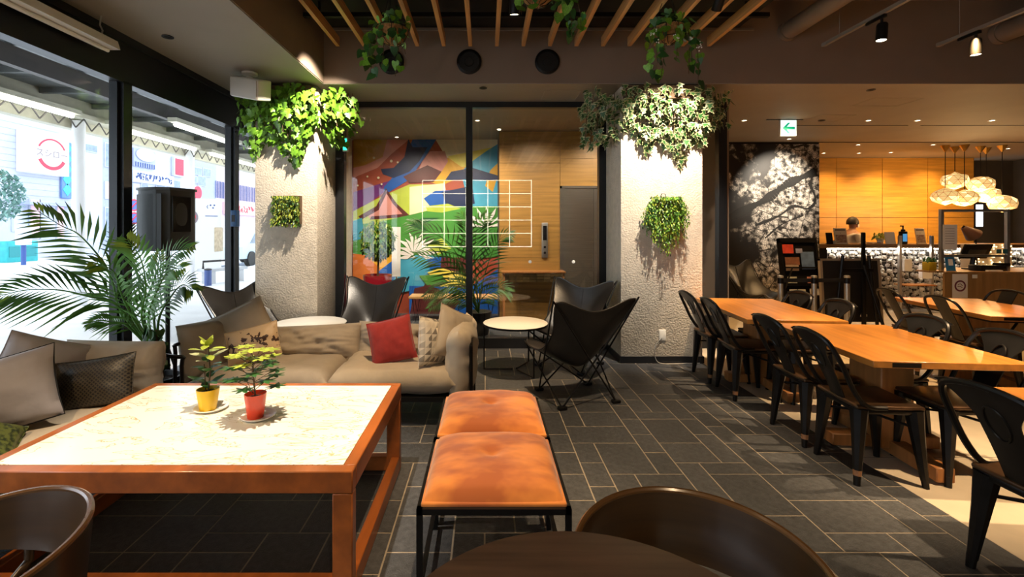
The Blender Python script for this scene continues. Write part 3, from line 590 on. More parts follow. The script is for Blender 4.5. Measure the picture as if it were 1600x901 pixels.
t.rotation_euler = (0, 0, R(35)); obj('panel', MB().rbox((0, 0, 1.35), (1.15, .12, 2.7), .02, 1), emis('board_white', (1, 1, .98), .25), t); obj('marks', MB().cyl((.22, -.066, 2.46), (.22, -.06, 2.46), .03, n=8).cyl((.34, -.066, 2.46), (.34, -.06, 2.46), .03, n=8).cyl((.30, -.066, 2.36), (.30, -.06, 2.36), .03, n=8).tube([(.14, -.064, 2.46), (.10, -.064, 2.40), (.14, -.064, 2.33)], .012, 4).bb(.05, .45, -.066, -.06, 2.04, 2.07), INK, t); obj('emblem', MB().prism([(-.33+.16*math.sin(a*.45), 2.0+.24*math.cos(a*.45)) for a in range(14)], .02, Matrix.Translation((0, -.07, 0))), mat('emblem_dark', (.20, .16, .18), .5), t)
obj('emblem_spot', MB().prism([(-.33+.09*math.sin(a*.45), 2.02+.12*math.cos(a*.45)) for a in range(14)], .02, Matrix.Translation((0, -.08, 0))), RED, t)
t = thing('bollard', 'short dark street bollard below the white notice board', 'bollard', P(325, 445, 12.1)); t.location.z = -.02; obj('shaft', MB().cyl((0, 0, 0), (0, 0, .42), .085), INK, t); obj('cap', MB().lathe([(.09, .42), (.09, .45), (.03, .47)], 16), M_dark, t)
t = thing('street_bench', 'grey street bench with tubular armrest near far mullion', 'bench', P(349, 440, 12.9), R(60)); t.location.z = -.02
obj('seat', MB().rbox((0, 0, .38), (1.2, .4, .08), .01), mat('concrete', (.55, .56, .58), .8), t); obj('support', MB().rbox((-.4, 0, .17), (.2, .35, .34), .01).rbox((.4, 0, .17), (.2, .35, .34), .01), MATS['concrete'], t); obj('armrest', MB().tube([(-.55, 0, .42), (-.55, 0, .62), (.1, 0, .62), (.1, 0, .42)], .03, 8), M_dark, t)
# parked car beyond the far mullion
t = thing('parked_car', 'small pale blue car seen between far mullion and left column', 'car', P(386, 420, 20.5), R(90)); t.location.z = -.08
cp = [(-1.9, .35), (-1.9, .85), (-1.55, .95), (-1.0, 1.45), (.9, 1.5), (1.45, .98), (1.9, .9), (1.95, .35)]
obj('body', MB().prism(cp, 1.6), mat('car_paint', (.55, .68, .80), .25, coat=.5), t); obj('side_glass', MB().prism([(-1.3, .97), (-.9, 1.38), (.8, 1.42), (1.2, .97)], 1.62), BLG, t)
obj('windscreen', MB().add([(1.42, -.65, 1.02), (1.42, .65, 1.02), (.97, .6, 1.46), (.97, -.6, 1.46)], [(0, 1, 2, 3)], M=Matrix.Translation((.02, 0, 0))), BLG, t)
for x in (-1.2, 1.2):
    for y in (-.75, .75): obj('wheel', MB().cyl((x, y-.1, .32), (x, y+.1, .32), .32, n=18), M_dark, t)
# ================================================================== FURNITURE
# ---------------- coffee table
X0, X1, Y0_, Y1_, ZT = -2.047, -.5236, 1.797, 2.836, .52
t = thing('coffee_table', 'large square-framed timber coffee table with cream marbled top', 'table', ((X0+X1)/2, (Y0_+Y1_)/2, 0)); hw, hd = (X1-X0)/2, (Y1_-Y0_)/2
bt, bh = .052, .088
for sx in (-1, 1):
    for sy in (-1, 1): obj('leg', MB().rbox((sx*(hw-.04), sy*(hd-bt/2), (ZT-bh)/2), (.08, bt, ZT-bh), .004, 1), M_teak, t)
for sy in (-1, 1): obj('top_rail', MB().rbox((0, sy*(hd-bt/2), ZT-bh/2), (2*hw, bt, bh), .004, 1), M_teak, t); obj('bottom_rail', MB().rbox((0, sy*(hd-bt/2), .045), (2*hw-.15, bt, .085), .004, 1), M_teak, t)
for sx in (-1, 1): obj('side_rail', MB().rbox((sx*(hw-bt/2), 0, ZT-bh/2), (bt, 2*hd-2*bt, bh), .004, 1), M_teak, t); obj('side_bottom_rail', MB().rbox((sx*(hw-bt/2), 0, .045), (bt, 2*hd-2*bt, .085), .004, 1), M_teak, t)
def marble():
    m = mat('marbled_top', (.90, .86, .74), .22, coat=.2); nt = m.node_tree; N = nt.nodes; L = nt.links; tc = N.new('ShaderNodeTexCoord')
    mpn = N.new('ShaderNodeMapping'); mpn.inputs['Scale'].default_value = (1.5, 4.2, 1); mpn.inputs['Rotation'].default_value = (0, 0, .25); L.new(tc.outputs['Object'], mpn.inputs[0])
    n = N.new('ShaderNodeTexNoise'); n.inputs['Scale'].default_value = 1.5; n.inputs['Detail'].default_value = 5; n.inputs['Distortion'].default_value = 2.2; L.new(mpn.outputs[0], n.inputs[0])
    r = N.new('ShaderNodeValToRGB'); e = r.color_ramp.elements; e[0].position = 0; e[0].color = (.90, .86, .74, 1); e[1].position = 1; e[1].color = (.90, .86, .74, 1)
    for p, c in ((.525, (.90, .86, .74)), (.540, (.50, .33, .12)), (.552, (.88, .83, .70)), (.62, (.88, .83, .70)), (.635, (.58, .42, .20)), (.65, (.90, .86, .74))): q = e.new(p); q.color = (*c, 1)
    L.new(n.outputs[0], r.inputs[0]); L.new(r.outputs[0], N['Principled BSDF'].inputs['Base Color']); return m
obj('table_top', MB().bb(-hw+bt, hw-bt, -hd+bt, hd-bt, ZT-.03, ZT+.001), marble(), t, smooth=False)
# ---------------- stools
for k, (yc, lb) in enumerate(((1.982, 'orange velvet stool on black frame nearest the camera'), (2.555, 'orange velvet stool on black frame nearest the sofa'))):
    t = thing('velvet_stool', lb, 'stool', (.031, yc, 0), group='orange stools'); a, d2, fr = .2895, .28, .011
    for sx in (-1, 1):
        for sy in (-1, 1): obj('leg', MB().bb(sx*(a-fr)-fr, sx*(a-fr)+fr, sy*(d2-fr)-fr, sy*(d2-fr)+fr, 0, .43), M_dark, t, smooth=False)
    obj('top_frame', MB().bb(-a, a, -d2, -d2+.022, .408, .43).bb(-a, a, d2-.022, d2, .408, .43).bb(-a, -a+.022, -d2, d2, .408, .43).bb(a-.022, a, -d2, d2, .408, .43), M_dark, t, smooth=False)
    obj('bottom_frame', MB().bb(-a, a, d2-.018, d2, .10, .118).bb(-a, -a+.018, -d2, d2, .10, .118).bb(a-.018, a, -d2, d2, .10, .118).bb(-a, a, -d2, -d2+.018, .10, .118), M_dark, t, smooth=False)
    def cush(u, v):
        x, y = (u-.5)*2, (v-.5)*2; e = (1-abs(x)**5)*(1-abs(y)**5); r_ = math.hypot(x, y)
        z = .436+.066*max(e, 0)**.42+.014*(1-r_*r_/2)-.022*math.exp(-(r_*7)**2)+.004*noise.noise(Vector((x*3, y*3, k*5)))
        return (x*(a-.022), y*(d2-.022), z)
    m = MB(); m.shell(cush, 30, 30, .002); m.rbox((0, 0, .432), (2*a-.03, 2*d2-.03, .024), .006, 2)
    c = obj('cushion', m, M_velvet, t, ang=70); obj('button', MB().lathe([(.0, .012), (.008, .009), (.011, .002), (.0, 0)], 12, (0, 0, .468)), M_velvet, c)
# ---------------- round table in the foreground
t = thing('round_bistro_table', 'dark round wooden table top at the bottom edge', 'table', (.19, .725, 0))
obj('table_top', MB().lathe([(.0, .688), (.39, .688), (.414, .696), (.417, .71), (.414, .72), (.0, .72)], 72, close=False), M_darktop, t, ang=30)
obj('column', MB().lathe([(.035, .02), (.035, .688), (.09, .69)], 20, close=False), M_dark, t); obj('base', MB().lathe([(.26, 0), (.26, .012), (.05, .03), (.035, .05)], 36), M_dark, t)
# ---------------- bent plywood armchairs in the foreground
def shellchair(loc, rz, lab, span=192, h0=.535, h1=.72):
    t = thing('plywood_armchair', lab, 'chair', loc, rz, 'bent plywood armchairs')
    rx, ry = .265, .25
    def back(u, v):
        a = R(-90-span/2+span*u); e = abs(u-.5)*2
        lo = h0+.05*e**3; hi = h1-.035*e**2.2
        z = lo+(hi-lo)*v; f = 1+.06*v
        return (rx*f*math.cos(a), ry*f*math.sin(a)+.02, z)
    b = obj('back_shell', MB().shell(back, 56, 8, .014), M_ply, t, ang=60)
    obj('rim', MB().tube([back(i/56, 1) for i in range(57)], .0085, 8), M_plyedge, b)
    st = MB().lathe([(.0, .425), (.185, .425), (.205, .435), (.205, .45), (.175, .462), (.0, .455)], 40, (0, .06, 0), close=False)
    obj('seat', st, M_ply, t)
    for an in (35, 145, 215, 325):
        x, y = math.cos(R(an)), math.sin(R(an)); obj('leg', MB().cyl((x*.16, y*.15+.06, .43), (x*.225, y*.22+.05, 0), .018, .012, 12), M_ply, t)
    for an in (205, 335):
        x, y = math.cos(R(an)), math.sin(R(an)); obj('back_post', MB().tube([(x*.17, y*.16+.05, .44), (x*.285, y*.27+.02, .50), (x*.292, y*.277+.02, .62)], .012, 10), M_ply, t)
shellchair((.50, 1.075, 0), R(152), 'dark bent plywood armchair tucked in at right of the round table')
shellchair((-1.255, 1.08, 0), R(128), 'dark bent plywood armchair at lower left corner')
# ---------------- sofas
def pillow(w_, h_, t_, seed, pinch=.07, n=18, wr=.010, p=2.6, q=.55, sag=0):
    m = MB(); idx = {}; vs = []; fs = []
    def vert(i, j, s):
        u, v = 2*i/n-1, 2*j/n-1; edge = i in (0, n) or j in (0, n); k = (i, j, 0 if edge else s)
        if k in idx: return idx[k]
        e = max(0, (1-abs(u)**p)*(1-abs(v)**p))**q
        x = w_/2*u*(1-pinch*(1-v*v)); z = h_/2*v*(1-pinch*(1-u*u))
        nn = noise.noise(Vector((u*2.2+seed*3.1, v*2.2, s*2+seed)))+.5*noise.noise(Vector((u*5, v*5+seed, s*3)))
        crease = .6*noise.noise(Vector((u*7*abs(v)+seed, v*7*abs(u), s)))+.55*noise.noise(Vector((u*6.5+v*2.5+seed, v*1.4-u, s+seed)))
        y = s*t_/2*e*(1+.10*nn)+s*wr*e*(nn+crease)
        z -= sag*h_*(1-u*u)*max(0, v)*.5
        idx[k] = len(vs); vs.append((x, y, z)); return idx[k]
    for s in (-1, 1):
        for i in range(n):
            for j in range(n):
                f = (vert(i, j, s), vert(i+1, j, s), vert(i+1, j+1, s), vert(i, j+1, s)); fs.append(f if s < 0 else f[::-1])
    return m.add(vs, fs)
def piped(w_, h_, pinch): 
    q = [(u, -1) for u in (-1, -.5, 0, .5)]+[(1, v) for v in (-1, -.5, 0, .5)]+[(-u, 1) for u in (-1, -.5, 0, .5)]+[(-1, -v) for v in (-1, -.5, 0, .5)]
    return [(w_/2*u*(1-pinch*(1-v*v)), 0, h_/2*v*(1-pinch*(1-u*u))) for u, v in q]
M_tubef = mat('black_tube_frame', (.015, .013, .012), .3, .7)
def armframe(y0, y1, x, z0=.06, z1=.60):
    return MB().tube(spline([(x, y0, z0), (x, y0, z1-.06), (x, y0+(.05 if y1 > y0 else -.05), z1), (x, y1, z1), (x, y1, .06)], 4), .014, 8)
# sofa facing the camera: local origin at its front left floor corner
s1 = thing('sofa', 'taupe linen sofa with black tube frame facing the camera', 'sofa', (-2.36, 3.40, 0)); L1 = 2.28
obj('base', MB().bb(.02, L1-.02, .02, .82, .18, .215), M_dark, s1, smooth=False)
for x in (.03, L1/2, L1-.03):
    for y in (.06, .78): obj('leg', MB().cyl((x, y, 0), (x, y, .18), .016, n=10), M_tubef, s1)
for i, (xa, xb) in enumerate(((.16, 1.16), (1.16, 2.14))):
    obj('seat_cushion', pillow(.80, xb-xa+.02, .19, 3+i, .01, 18, .006, 8, .32), [M_linen, M_linen2][0 if i == 0 else 1], s1, ((xa+xb)/2, .42, .305), (R(90), 0, R(90)), ang=80)
obj('back_cushion', pillow(1.08, .36, .30, 8, .05, 34, .036, 2.8, .5), M_linen, s1, (.72, .68, .44), (R(-18), R(-2), R(2)), ang=80)
obj('back_cushion', pillow(.92, .36, .30, 12, .05, 34, .036, 2.8, .5), M_linen, s1, (1.66, .70, .455), (R(-16), R(1.5), R(-3)), ang=80)
obj('arm_cushion', pillow(.78, .44, .24, 15, .04, 20, .015, 3.5, .45), M_linen, s1, (.16, .44, .52), (R(-12), R(0), R(72)), ang=80)
obj('arm_cushion', pillow(.80, .56, .22, 18, .03, 20, .014, 4.5, .42), M_linen2, s1, (2.17, .40, .43), (R(0), R(0), R(88)), ang=80)
for x in (.02, L1-.03): obj('arm_frame', armframe(.05, .74, x), M_tubef, s1)
obj('strap', MB().bb(L1-.06, L1-.012, .30, .345, .57, .615).bb(L1-.03, L1-.018, .30, .345, .22, .60), mat('tan_leather', (.36, .16, .05), .5), s1, smooth=False)
obj('back_frame', MB().tube([(.03, .80, .06), (.03, .82, .46), (L1-.03, .82, .46), (L1-.03, .80, .06)], .014, 8), M_tubef, s1)
# sofa along the window
s2 = thing('window_sofa', 'linen sofa along the window behind the coffee table', 'sofa', (-2.90, 1.05, 0)); L2 = 2.15
obj('base', MB().bb(.03, .80, .02, L2-.02, .16, .2), M_dark, s2, smooth=False)
for y in (.04, L2/2, L2-.04):
    for x in (.06, .76): obj('leg', MB().cyl((x, y, 0), (x, y, .18), .016, n=10), M_tubef, s2)
for i, (ya, yb) in enumerate(((.06, 1.02), (1.02, 1.98))): obj('seat_cushion', pillow(.80, yb-ya+.02, .22, 23+i, .01, 18, .007, 8, .32), M_linen2, s2, (.43, (ya+yb)/2, .305), (R(90), 0, 0), ang=80)
for i, yc in enumerate((.5, 1.45)): obj('back_cushion', pillow(.95, .40, .22, 27+i, .03, 20, .018, 3.5, .45), M_greylinen, s2, (.14, yc, .54), (R(-10), 0, R(90)), ang=80)
obj('arm_cushion', pillow(.66, .36, .26, 31, .03, 20, .014, 4, .42), M_linen, s2, (.40, 2.02, .545), (R(-6), R(1), 0), ang=80)
def armframe2(y): return MB().tube(spline([(.78, y, .06), (.78, y, .52), (.73, y, .585), (.06, y, .585), (.06, y, .06)], 4), .014, 8)
for y in (.02, L2-.01): obj('arm_frame', armframe2(y), M_tubef, s2)
obj('strap', MB().bb(.42, .46, L2-.035, L2+.01, .2, .60), MATS['tan_leather'], s2, smooth=False)
# loose cushions
def checker(name, c1, c2, scale, kind='dots'):
    m = mat(name, c1, .45); nt = m.node_tree; N = nt.nodes; L = nt.links; b = N['Principled BSDF']; tc = N.new('ShaderNodeTexCoord')
    mpn = N.new('ShaderNodeMapping'); mpn.inputs['Rotation'].default_value = (0, R(45) if kind == 'dots' else 0, 0); mpn.inputs['Scale'].default_value = (scale,)*3; L.new(tc.outputs['Object'], mpn.inputs[0])
    mx = N.new('ShaderNodeMix'); mx.data_type = 'RGBA'; mx.inputs[6].default_value = (*c1, 1); mx.inputs[7].default_value = (*c2, 1)
    if kind == 'dots':
        sp = N.new('ShaderNodeSeparateXYZ'); L.new(mpn.outputs[0], sp.inputs[0]); o = []
        for ax in (0, 2):
            f = N.new('ShaderNodeMath'); f.operation = 'FRACT'; L.new(sp.outputs[ax], f.inputs[0]); a = N.new('ShaderNodeMath'); a.operation = 'SUBTRACT'; L.new(f.outputs[0], a.inputs[0]); a.inputs[1].default_value = .5
            q = N.new('ShaderNodeMath'); q.operation = 'ABSOLUTE'; L.new(a.outputs[0], q.inputs[0]); g = N.new('ShaderNodeMath'); g.operation = 'LESS_THAN'; L.new(q.outputs[0], g.inputs[0]); g.inputs[1].default_value = .30; o.append(g.outputs[0])
        k = N.new('ShaderNodeMath'); k.operation = 'MULTIPLY'; L.new(o[0], k.inputs[0]); L.new(o[1], k.inputs[1]); fac = k.outputs[0]
    elif kind == 'tri':
        sp = N.new('ShaderNodeSeparateXYZ'); L.new(mpn.outputs[0], sp.inputs[0]); fr_ = []
        for ax in (0, 2): f = N.new('ShaderNodeMath'); f.operation = 'FRACT'; L.new(sp.outputs[ax], f.inputs[0]); fr_.append(f.outputs[0])
        g = N.new('ShaderNodeMath'); g.operation = 'GREATER_THAN'; L.new(fr_[0], g.inputs[0]); L.new(fr_[1], g.inputs[1])
        ck = N.new('ShaderNodeTexWhiteNoise'); ck.noise_dimensions = '3D'; fl = N.new('ShaderNodeVectorMath'); fl.operation = 'FLOOR'; L.new(mpn.outputs[0], fl.inputs[0]); L.new(fl.outputs[0], ck.inputs[0])
        k = N.new('ShaderNodeMath'); k.operation = 'MULTIPLY'; L.new(g.outputs[0], k.inputs[0]); L.new(ck.outputs[0], k.inputs[1]); fac = k.outputs[0]
    elif kind == 'cow':
        n = N.new('ShaderNodeTexNoise'); n.inputs['Scale'].default_value = 1; n.inputs['Detail'].default_value = 2; L.new(mpn.outputs[0], n.inputs[0]); r = N.new('ShaderNodeValToRGB'); r.color_ramp.elements[0].position = .60; r.color_ramp.elements[1].position = .63
        sp = N.new('ShaderNodeSeparateXYZ'); L.new(tc.outputs['Object'], sp.inputs[0]); a = N.new('ShaderNodeMath'); a.operation = 'ABSOLUTE'; L.new(sp.outputs[2], a.inputs[0]); d_ = N.new('ShaderNodeMath'); d_.operation = 'MULTIPLY_ADD'; L.new(a.outputs[0], d_.inputs[0]); d_.inputs[1].default_value = -2.2; d_.inputs[2].default_value = .14
        ad = N.new('ShaderNodeMath'); ad.operation = 'ADD'; L.new(n.outputs[0], ad.inputs[0]); L.new(d_.outputs[0], ad.inputs[1]); L.new(ad.outputs[0], r.inputs[0]); fac = r.outputs[0]
    else:
        n = N.new('ShaderNodeTexNoise'); n.inputs['Scale'].default_value = 1; n.inputs['Detail'].default_value = 6; L.new(mpn.outputs[0], n.inputs[0]); r = N.new('ShaderNodeValToRGB'); r.color_ramp.elements[0].position = .45; r.color_ramp.elements[1].position = .58; L.new(n.outputs[0], r.inputs[0]); fac = r.outputs[0]
    L.new(fac, mx.inputs[0]); L.new(mx.outputs[2], b.inputs['Base Color']); return m
M_blackpat = checker('black_patterned_satin', (.05, .038, .022), (.006, .005, .005), 62); M_cow = checker('spotted_hide', (.56, .40, .24), (.045, .018, .01), 26, 'cow'); M_tri = checker('grey_triangle_print', (.74, .67, .56), (.16, .14, .12), 19, 'tri'); M_greenp = checker('green_brocade', (.10, .12, .025), (.02, .03, .01), 40, 'bro')
M_red = mat('red_wool', (.33, .022, .018), .85, var=.1, vs=(30, 30, 30), bump=.15, bs=300, sheen=.2)
def cushion(name, lab, w_, h_, t_, m, loc, rot, seed, pinch=.07, pipe_m=None, wr=.008):
    c = thing(name, lab, 'cushion', loc); c.rotation_euler = rot
    obj('cover', pillow(w_, h_, t_, seed, pinch, 18, wr), m, c, ang=80); obj('piping', MB().tube(piped(w_, h_, pinch), .0035, 6, True), pipe_m or m, c); return c
cushion('throw_cushion', 'square red cushion leaning on the sofa facing the camera', .36, .36, .13, M_red, (-.77, 3.74, .565), (R(-22), R(-13), R(6)), 41, .05)
cushion('throw_cushion', 'cream cushion with grey triangle print beside the red cushion', .38, .38, .14, M_tri, (-.42, 3.71, .56), (R(-10), R(14), R(58)), 43, .05)
cushion('throw_cushion', 'sand coloured cushion propped in the right sofa corner', .42, .42, .14, M_linen2, (-.26, 3.80, .60), (R(-12), R(24), R(50)), 45, .06)
cushion('throw_cushion', 'spotted brown and beige hide cushion on the sofa left end', .40, .27, .11, M_cow, (-1.86, 3.66, .56), (R(-20), R(-13), R(14)), 47, .06)
cushion('throw_cushion', 'big plain taupe cushion leaning in the corner behind the hide cushion', .52, .44, .16, M_linen, (-2.06, 3.84, .60), (R(-16), R(-24), R(30)), 49, .05)
cushion('throw_cushion', 'black cushion with fine diamond pattern on the window sofa', .44, .30, .13, M_blackpat, (-2.36, 2.76, .545), (R(-18), R(-7), R(10)), 51, .06)
cushion('throw_cushion', 'large grey-mauve cushion with dark piping against the window', .66, .41, .20, M_greylinen, (-2.63, 2.36, .58), (R(-28), R(-13), R(32)), 53, .05, M_dark, .014)
cushion('throw_cushion', 'mauve cushion peeking up behind the window sofa cushions', .44, .40, .14, M_greylinen, (-2.74, 2.82, .60), (R(-14), R(22), R(40)), 55, .06)
cushion('throw_cushion', 'green brocade cushion at the left edge of the window sofa', .42, .36, .14, M_greenp, (-2.42, 2.10, .475), (R(-74), R(20), R(40)), 57, .06)
# ---------------- butterfly chairs
def butterfly(loc, rz, lab, s=1.0):
    t = thing('butterfly_chair', lab, 'chair', loc, rz, 'black leather butterfly chairs'); t.scale = (s, s, s)
    TB, TF = .42, .37; zb, zf = .96, .47
    C = [(0, .30, .36), (0, .16, .29), (0, -.02, .28), (0, -.17, .40), (0, -.26, .60), (0, -.32, .80)]
    S = [(TF, .42, zf), (.34, .26, .41), (.31, .06, .43), (.30, -.14, .60), (.35, -.27, .79), (TB, -.37, zb)]
    cs, ss = spline(C, 6), spline(S, 6); K = len(cs)-1
    def at(l, v): f = min(max(v, 0), 1)*K; i = min(int(f), K-1); return l[i].lerp(l[i+1], f-i)
    def fn(u, v):
        a, b = 2*u-1, 2*v-1; k = .11
        a2 = a*(1-k*abs(b)**5); b2 = b*(1-k*abs(a)**5); c, s_ = at(cs, (b2+1)/2), at(ss, (b2+1)/2); e = .5*abs(a2)**1.8+.5*(.5-.5*math.cos(math.pi*abs(a2)))
        return (math.copysign(abs(a2), a2)*s_.x*(1.0 if True else 1), c.y+(s_.y-c.y)*e, c.z+(s_.z-c.z)*e)
    sl = obj('leather_sling', MB().shell(fn, 30, 30, .010), M_leather, t, ang=80)
    obj('seam', MB().tube([Vector(fn(.5, i/24))+Vector((0, .004, .006)) for i in range(25)], .0045, 5), M_leather, sl)
    hem = [fn(i/20, 1) for i in range(21)]+[fn(1, 1-i/20) for i in range(1, 21)]+[fn(1-i/20, 0) for i in range(1, 21)]+[fn(0, i/20) for i in range(1, 20)]
    obj('hem', MB().tube(hem, .009, 6, True), M_leather, sl)
    for sx in (-1, 1):
        for (tx, ty, tz), (fx, fy) in (((TB-.03, -.345, zb-.05), (-.25, -.22)), ((TB-.03, -.345, zb-.05), (.25, .25)), ((TF-.03, .385, zf-.04), (.25, -.22)), ((TF-.03, .385, zf-.04), (-.25, .25))):
            obj('frame_rod', MB().cyl((sx*tx, ty, tz), (sx*fx, fy, .012), .0075, n=8), M_dark, t)
    for x in (-.25, .25):
        for y in (-.22, .25): obj('foot', MB().rbox((x, y, .014), (.075, .05, .028), .008), M_dark, t)
butterfly((-2.40, 4.72, 0), R(-118), 'black leather butterfly chair between window and left column')
butterfly((-1.35, 5.17, 0), R(172), 'black leather butterfly chair in front of the lobby mural')
butterfly((.92, 4.98, 0), R(142), 'black leather butterfly chair behind the small round table, facing the sofa')
butterfly((.80, 4.02, 0), R(17), 'black leather butterfly chair with its back to the camera')
butterfly((4.46, 7.62, 0), R(205), 'black leather butterfly chair below the map mural', 1.04)
# ---------------- small round tables
def sidetable(loc, r_, z, lab):
    t = thing('side_table', lab, 'table', loc, group='white round side tables'); obj('table_top', MB().lathe([(.0, z-.018), (r_-.004, z-.018), (r_, z-.012), (r_, z-.003), (r_-.004, z), (.0, z)], 56, close=False), M_whitetop, t)
    obj('edge_band', MB().lathe([(r_, z-.022), (r_+.006, z-.022), (r_+.006, z-.004), (r_, z-.004)], 56, close=False), M_dark, t)
    for an in (180, 300, 60): x, y = math.cos(R(an)), math.sin(R(an)); obj('leg', MB().tube([(x*r_*.98, y*r_*.98, z-.02), (x*r_*.98, y*r_*.98, .012), (x*.03, y*.03, .012)], .009, 8), M_dark, t)
sidetable((.31, 4.79, 0), .335, .50, 'small round white table beside the butterfly chairs'); sidetable((-1.78, 4.62, 0), .36, .53, 'round white table behind the sofa at left column')
# ---------------- long dining tables
def dining(loc, w_, l_, deg, lab):
    t = thing('dining_table', lab, 'table', loc, R(deg), 'long timber tables'); obj('table_top', MB().rbox((0, 0, .70), (w_, l_, .04), .003, 1), M_oak, t)
    obj('apron', MB().bb(-w_/2+.10, w_/2-.10, -l_/2+.12, l_/2-.12, .645, .68), M_dark, t, smooth=False)
    obj('pedestal', MB().rbox((0, 0, .36), (.20, .30, .62), .006, 1), M_oakd, t); obj('runner', MB().rbox((0, 0, .06), (.10, l_*.92, .085), .006, 1), M_oakd, t)
    obj('cross_foot', MB().rbox((0, .0, .055), (w_*.80, .11, .08), .006, 1), M_oakd, t); obj('name_plate', MB().bb(-w_*.38, -w_*.2, -l_/2-.003, -l_/2+.001, .686, .712), M_dark, t, smooth=False)
dining((2.64, 4.39, 0), .79, 1.22, -6.0, 'long timber table beside the right column'); dining((2.68, 3.11, 0), .84, 1.07, -5.0, 'long timber table in the middle of the dining side'); dining((4.86, 4.47, 0), .82, 1.14, -8.0, 'long timber table at right, before the till desk'); dining((2.72, 1.60, 0), .84, 1.12, -4.5, 'long timber table cut by the right edge, nearest the camera')
# ---------------- metal chairs
M_chair = mat('gunmetal_chair', (.020, .018, .017), .34, .75, var=.3, vs=(9, 9, 9)); M_seat = mat('worn_seat_metal', (.085, .045, .022), .36, .6, var=.45, vs=(12, 12, 12)); M_tip = mat('worn_foot_cap', (.30, .14, .06), .6, var=.4, vs=(20, 20, 20))
def make_chair(wide):
    t = thing('metal_chair', 'x', 'chair')
    seat = MB().rbox((0, .0, .447), (.37, .37, .022), .01, 3); 
    obj('seat', seat, M_seat, t); obj('seat_skirt', MB().rbox((0, 0, .422), (.355, .355, .035), .012, 2), M_chair, t)
    for sx in (-1, 1):
        for sy in (-1, 1):
            m = MB().tube([(sx*.148, sy*.148, .43), (sx*.158, sy*.158, .30), (sx*.180, sy*.180, .04)], [.047, .036, .019], 8)
            lg = obj('leg', m, M_chair, t); obj('foot_cap', MB().tube([(sx*.1795, sy*.1795, .06), (sx*.184, sy*.184, .0)], [.0195, .017], 8), M_chair, lg)
            if sy < 0 and sx > 0: obj('worn_patch', MB().tube([(sx*.1775, sy*.1775, .085), (sx*.180, sy*.180, .055)], [.0225, .0205], 8), M_tip, lg)
    for a, b in (((-.16, -.15), (.16, .15)), ((.16, -.15), (-.16, .15))): obj('brace', MB().tube([(a[0], a[1], .33), (0, 0, .36), (b[0], b[1], .33)], .008, 6), M_chair, t)
    yb = lambda z: -.165-.185*((z-.44)/.41)**1.15
    hoop = [(-.178, -.02, .445), (-.178, -.13, .455), (-.186, yb(.55), .55), (-.192, yb(.68), .68), (-.182, yb(.775), .775), (-.135, yb(.83), .83), (0, yb(.852), .852)]; hoop += [(-x, y, z) for x, y, z in hoop[-2::-1]]
    hs = spline(hoop, 4); obj('back_hoop', MB().tube(hs, .0115 if not wide else .014, 8), M_chair, t)
    def hw_(z):
        if wide: f = (z-.45)/.40; return .062+.022*f+.115*max(0, (f-.62)/.38)**1.6 if f < .93 else .15*math.sqrt(max(.02, 1-((f-.93)/.08)**2))+.045
        return .062+.012*(z-.45)/.4
    def sp(u, v): z = .445+.402*v; h_ = hw_(z); a = 2*u-1; return (a*h_, yb(z)-.006*(1-a*a), z)
    b = obj('splat', MB().shell(sp, 8, 20, .006), M_chair, t, ang=60)
    if wide:
        el = [(.040*math.cos(k*.3142), yb(.70+.07*math.sin(k*.3142))-.008, .70+.07*math.sin(k*.3142)) for k in range(20)]
        obj('embossed_oval', MB().tube(el, .006, 6, True), M_chair, b); el2 = [(x, y+.012, z) for x, y, z in el]; obj('embossed_oval', MB().tube(el2, .006, 6, True), M_chair, b)
    return t
CH = {1: make_chair(True), 0: make_chair(False)}; used = {0: 0, 1: 0}
def chair(kind, x, y, deg, lab):
    o = CH[kind] if not used[kind] else copy_tree(CH[kind]); used[kind] = 1; o.location = (x, y, 0); o.rotation_euler = (0, 0, R(deg)); tag(o, lab, 'chair', 'black metal chairs')
chair(1, 2.33, 4.55, -92, 'black metal chair nearest the right column, far table window side')
chair(1, 2.335, 4.09, -95, 'black metal chair second from the right column, far table window side')
chair(1, 2.345, 3.27, -92, 'black metal chair at far end of middle table, window side')
chair(1, 2.335, 2.80, -95, 'black metal chair at near end of middle table, window side, worn seat')
chair(1, 2.305, 1.82, -88, 'large black metal chair cut by the right edge, nearest the camera')
chair(1, 2.79, 4.55, 90, 'black metal chair back rising behind far table, left of the two')
chair(1, 2.77, 4.02, 88, 'black metal chair back rising behind far table, right of the two')
chair(1, 2.82, 3.28, 90, 'black metal chair across the middle table, left of the two')
chair(1, 2.83, 2.79, 88, 'black metal chair across the middle table, right of the two')
chair(0, 4.52, 4.72, -100, 'black metal chair with slim splat left of right table, farther one')
chair(0, 4.53, 4.20, -96, 'black metal chair with slim splat left of right table, nearer one')
chair(0, 4.98, 4.66, 88, 'black metal chair with slim splat before the timber till desk')
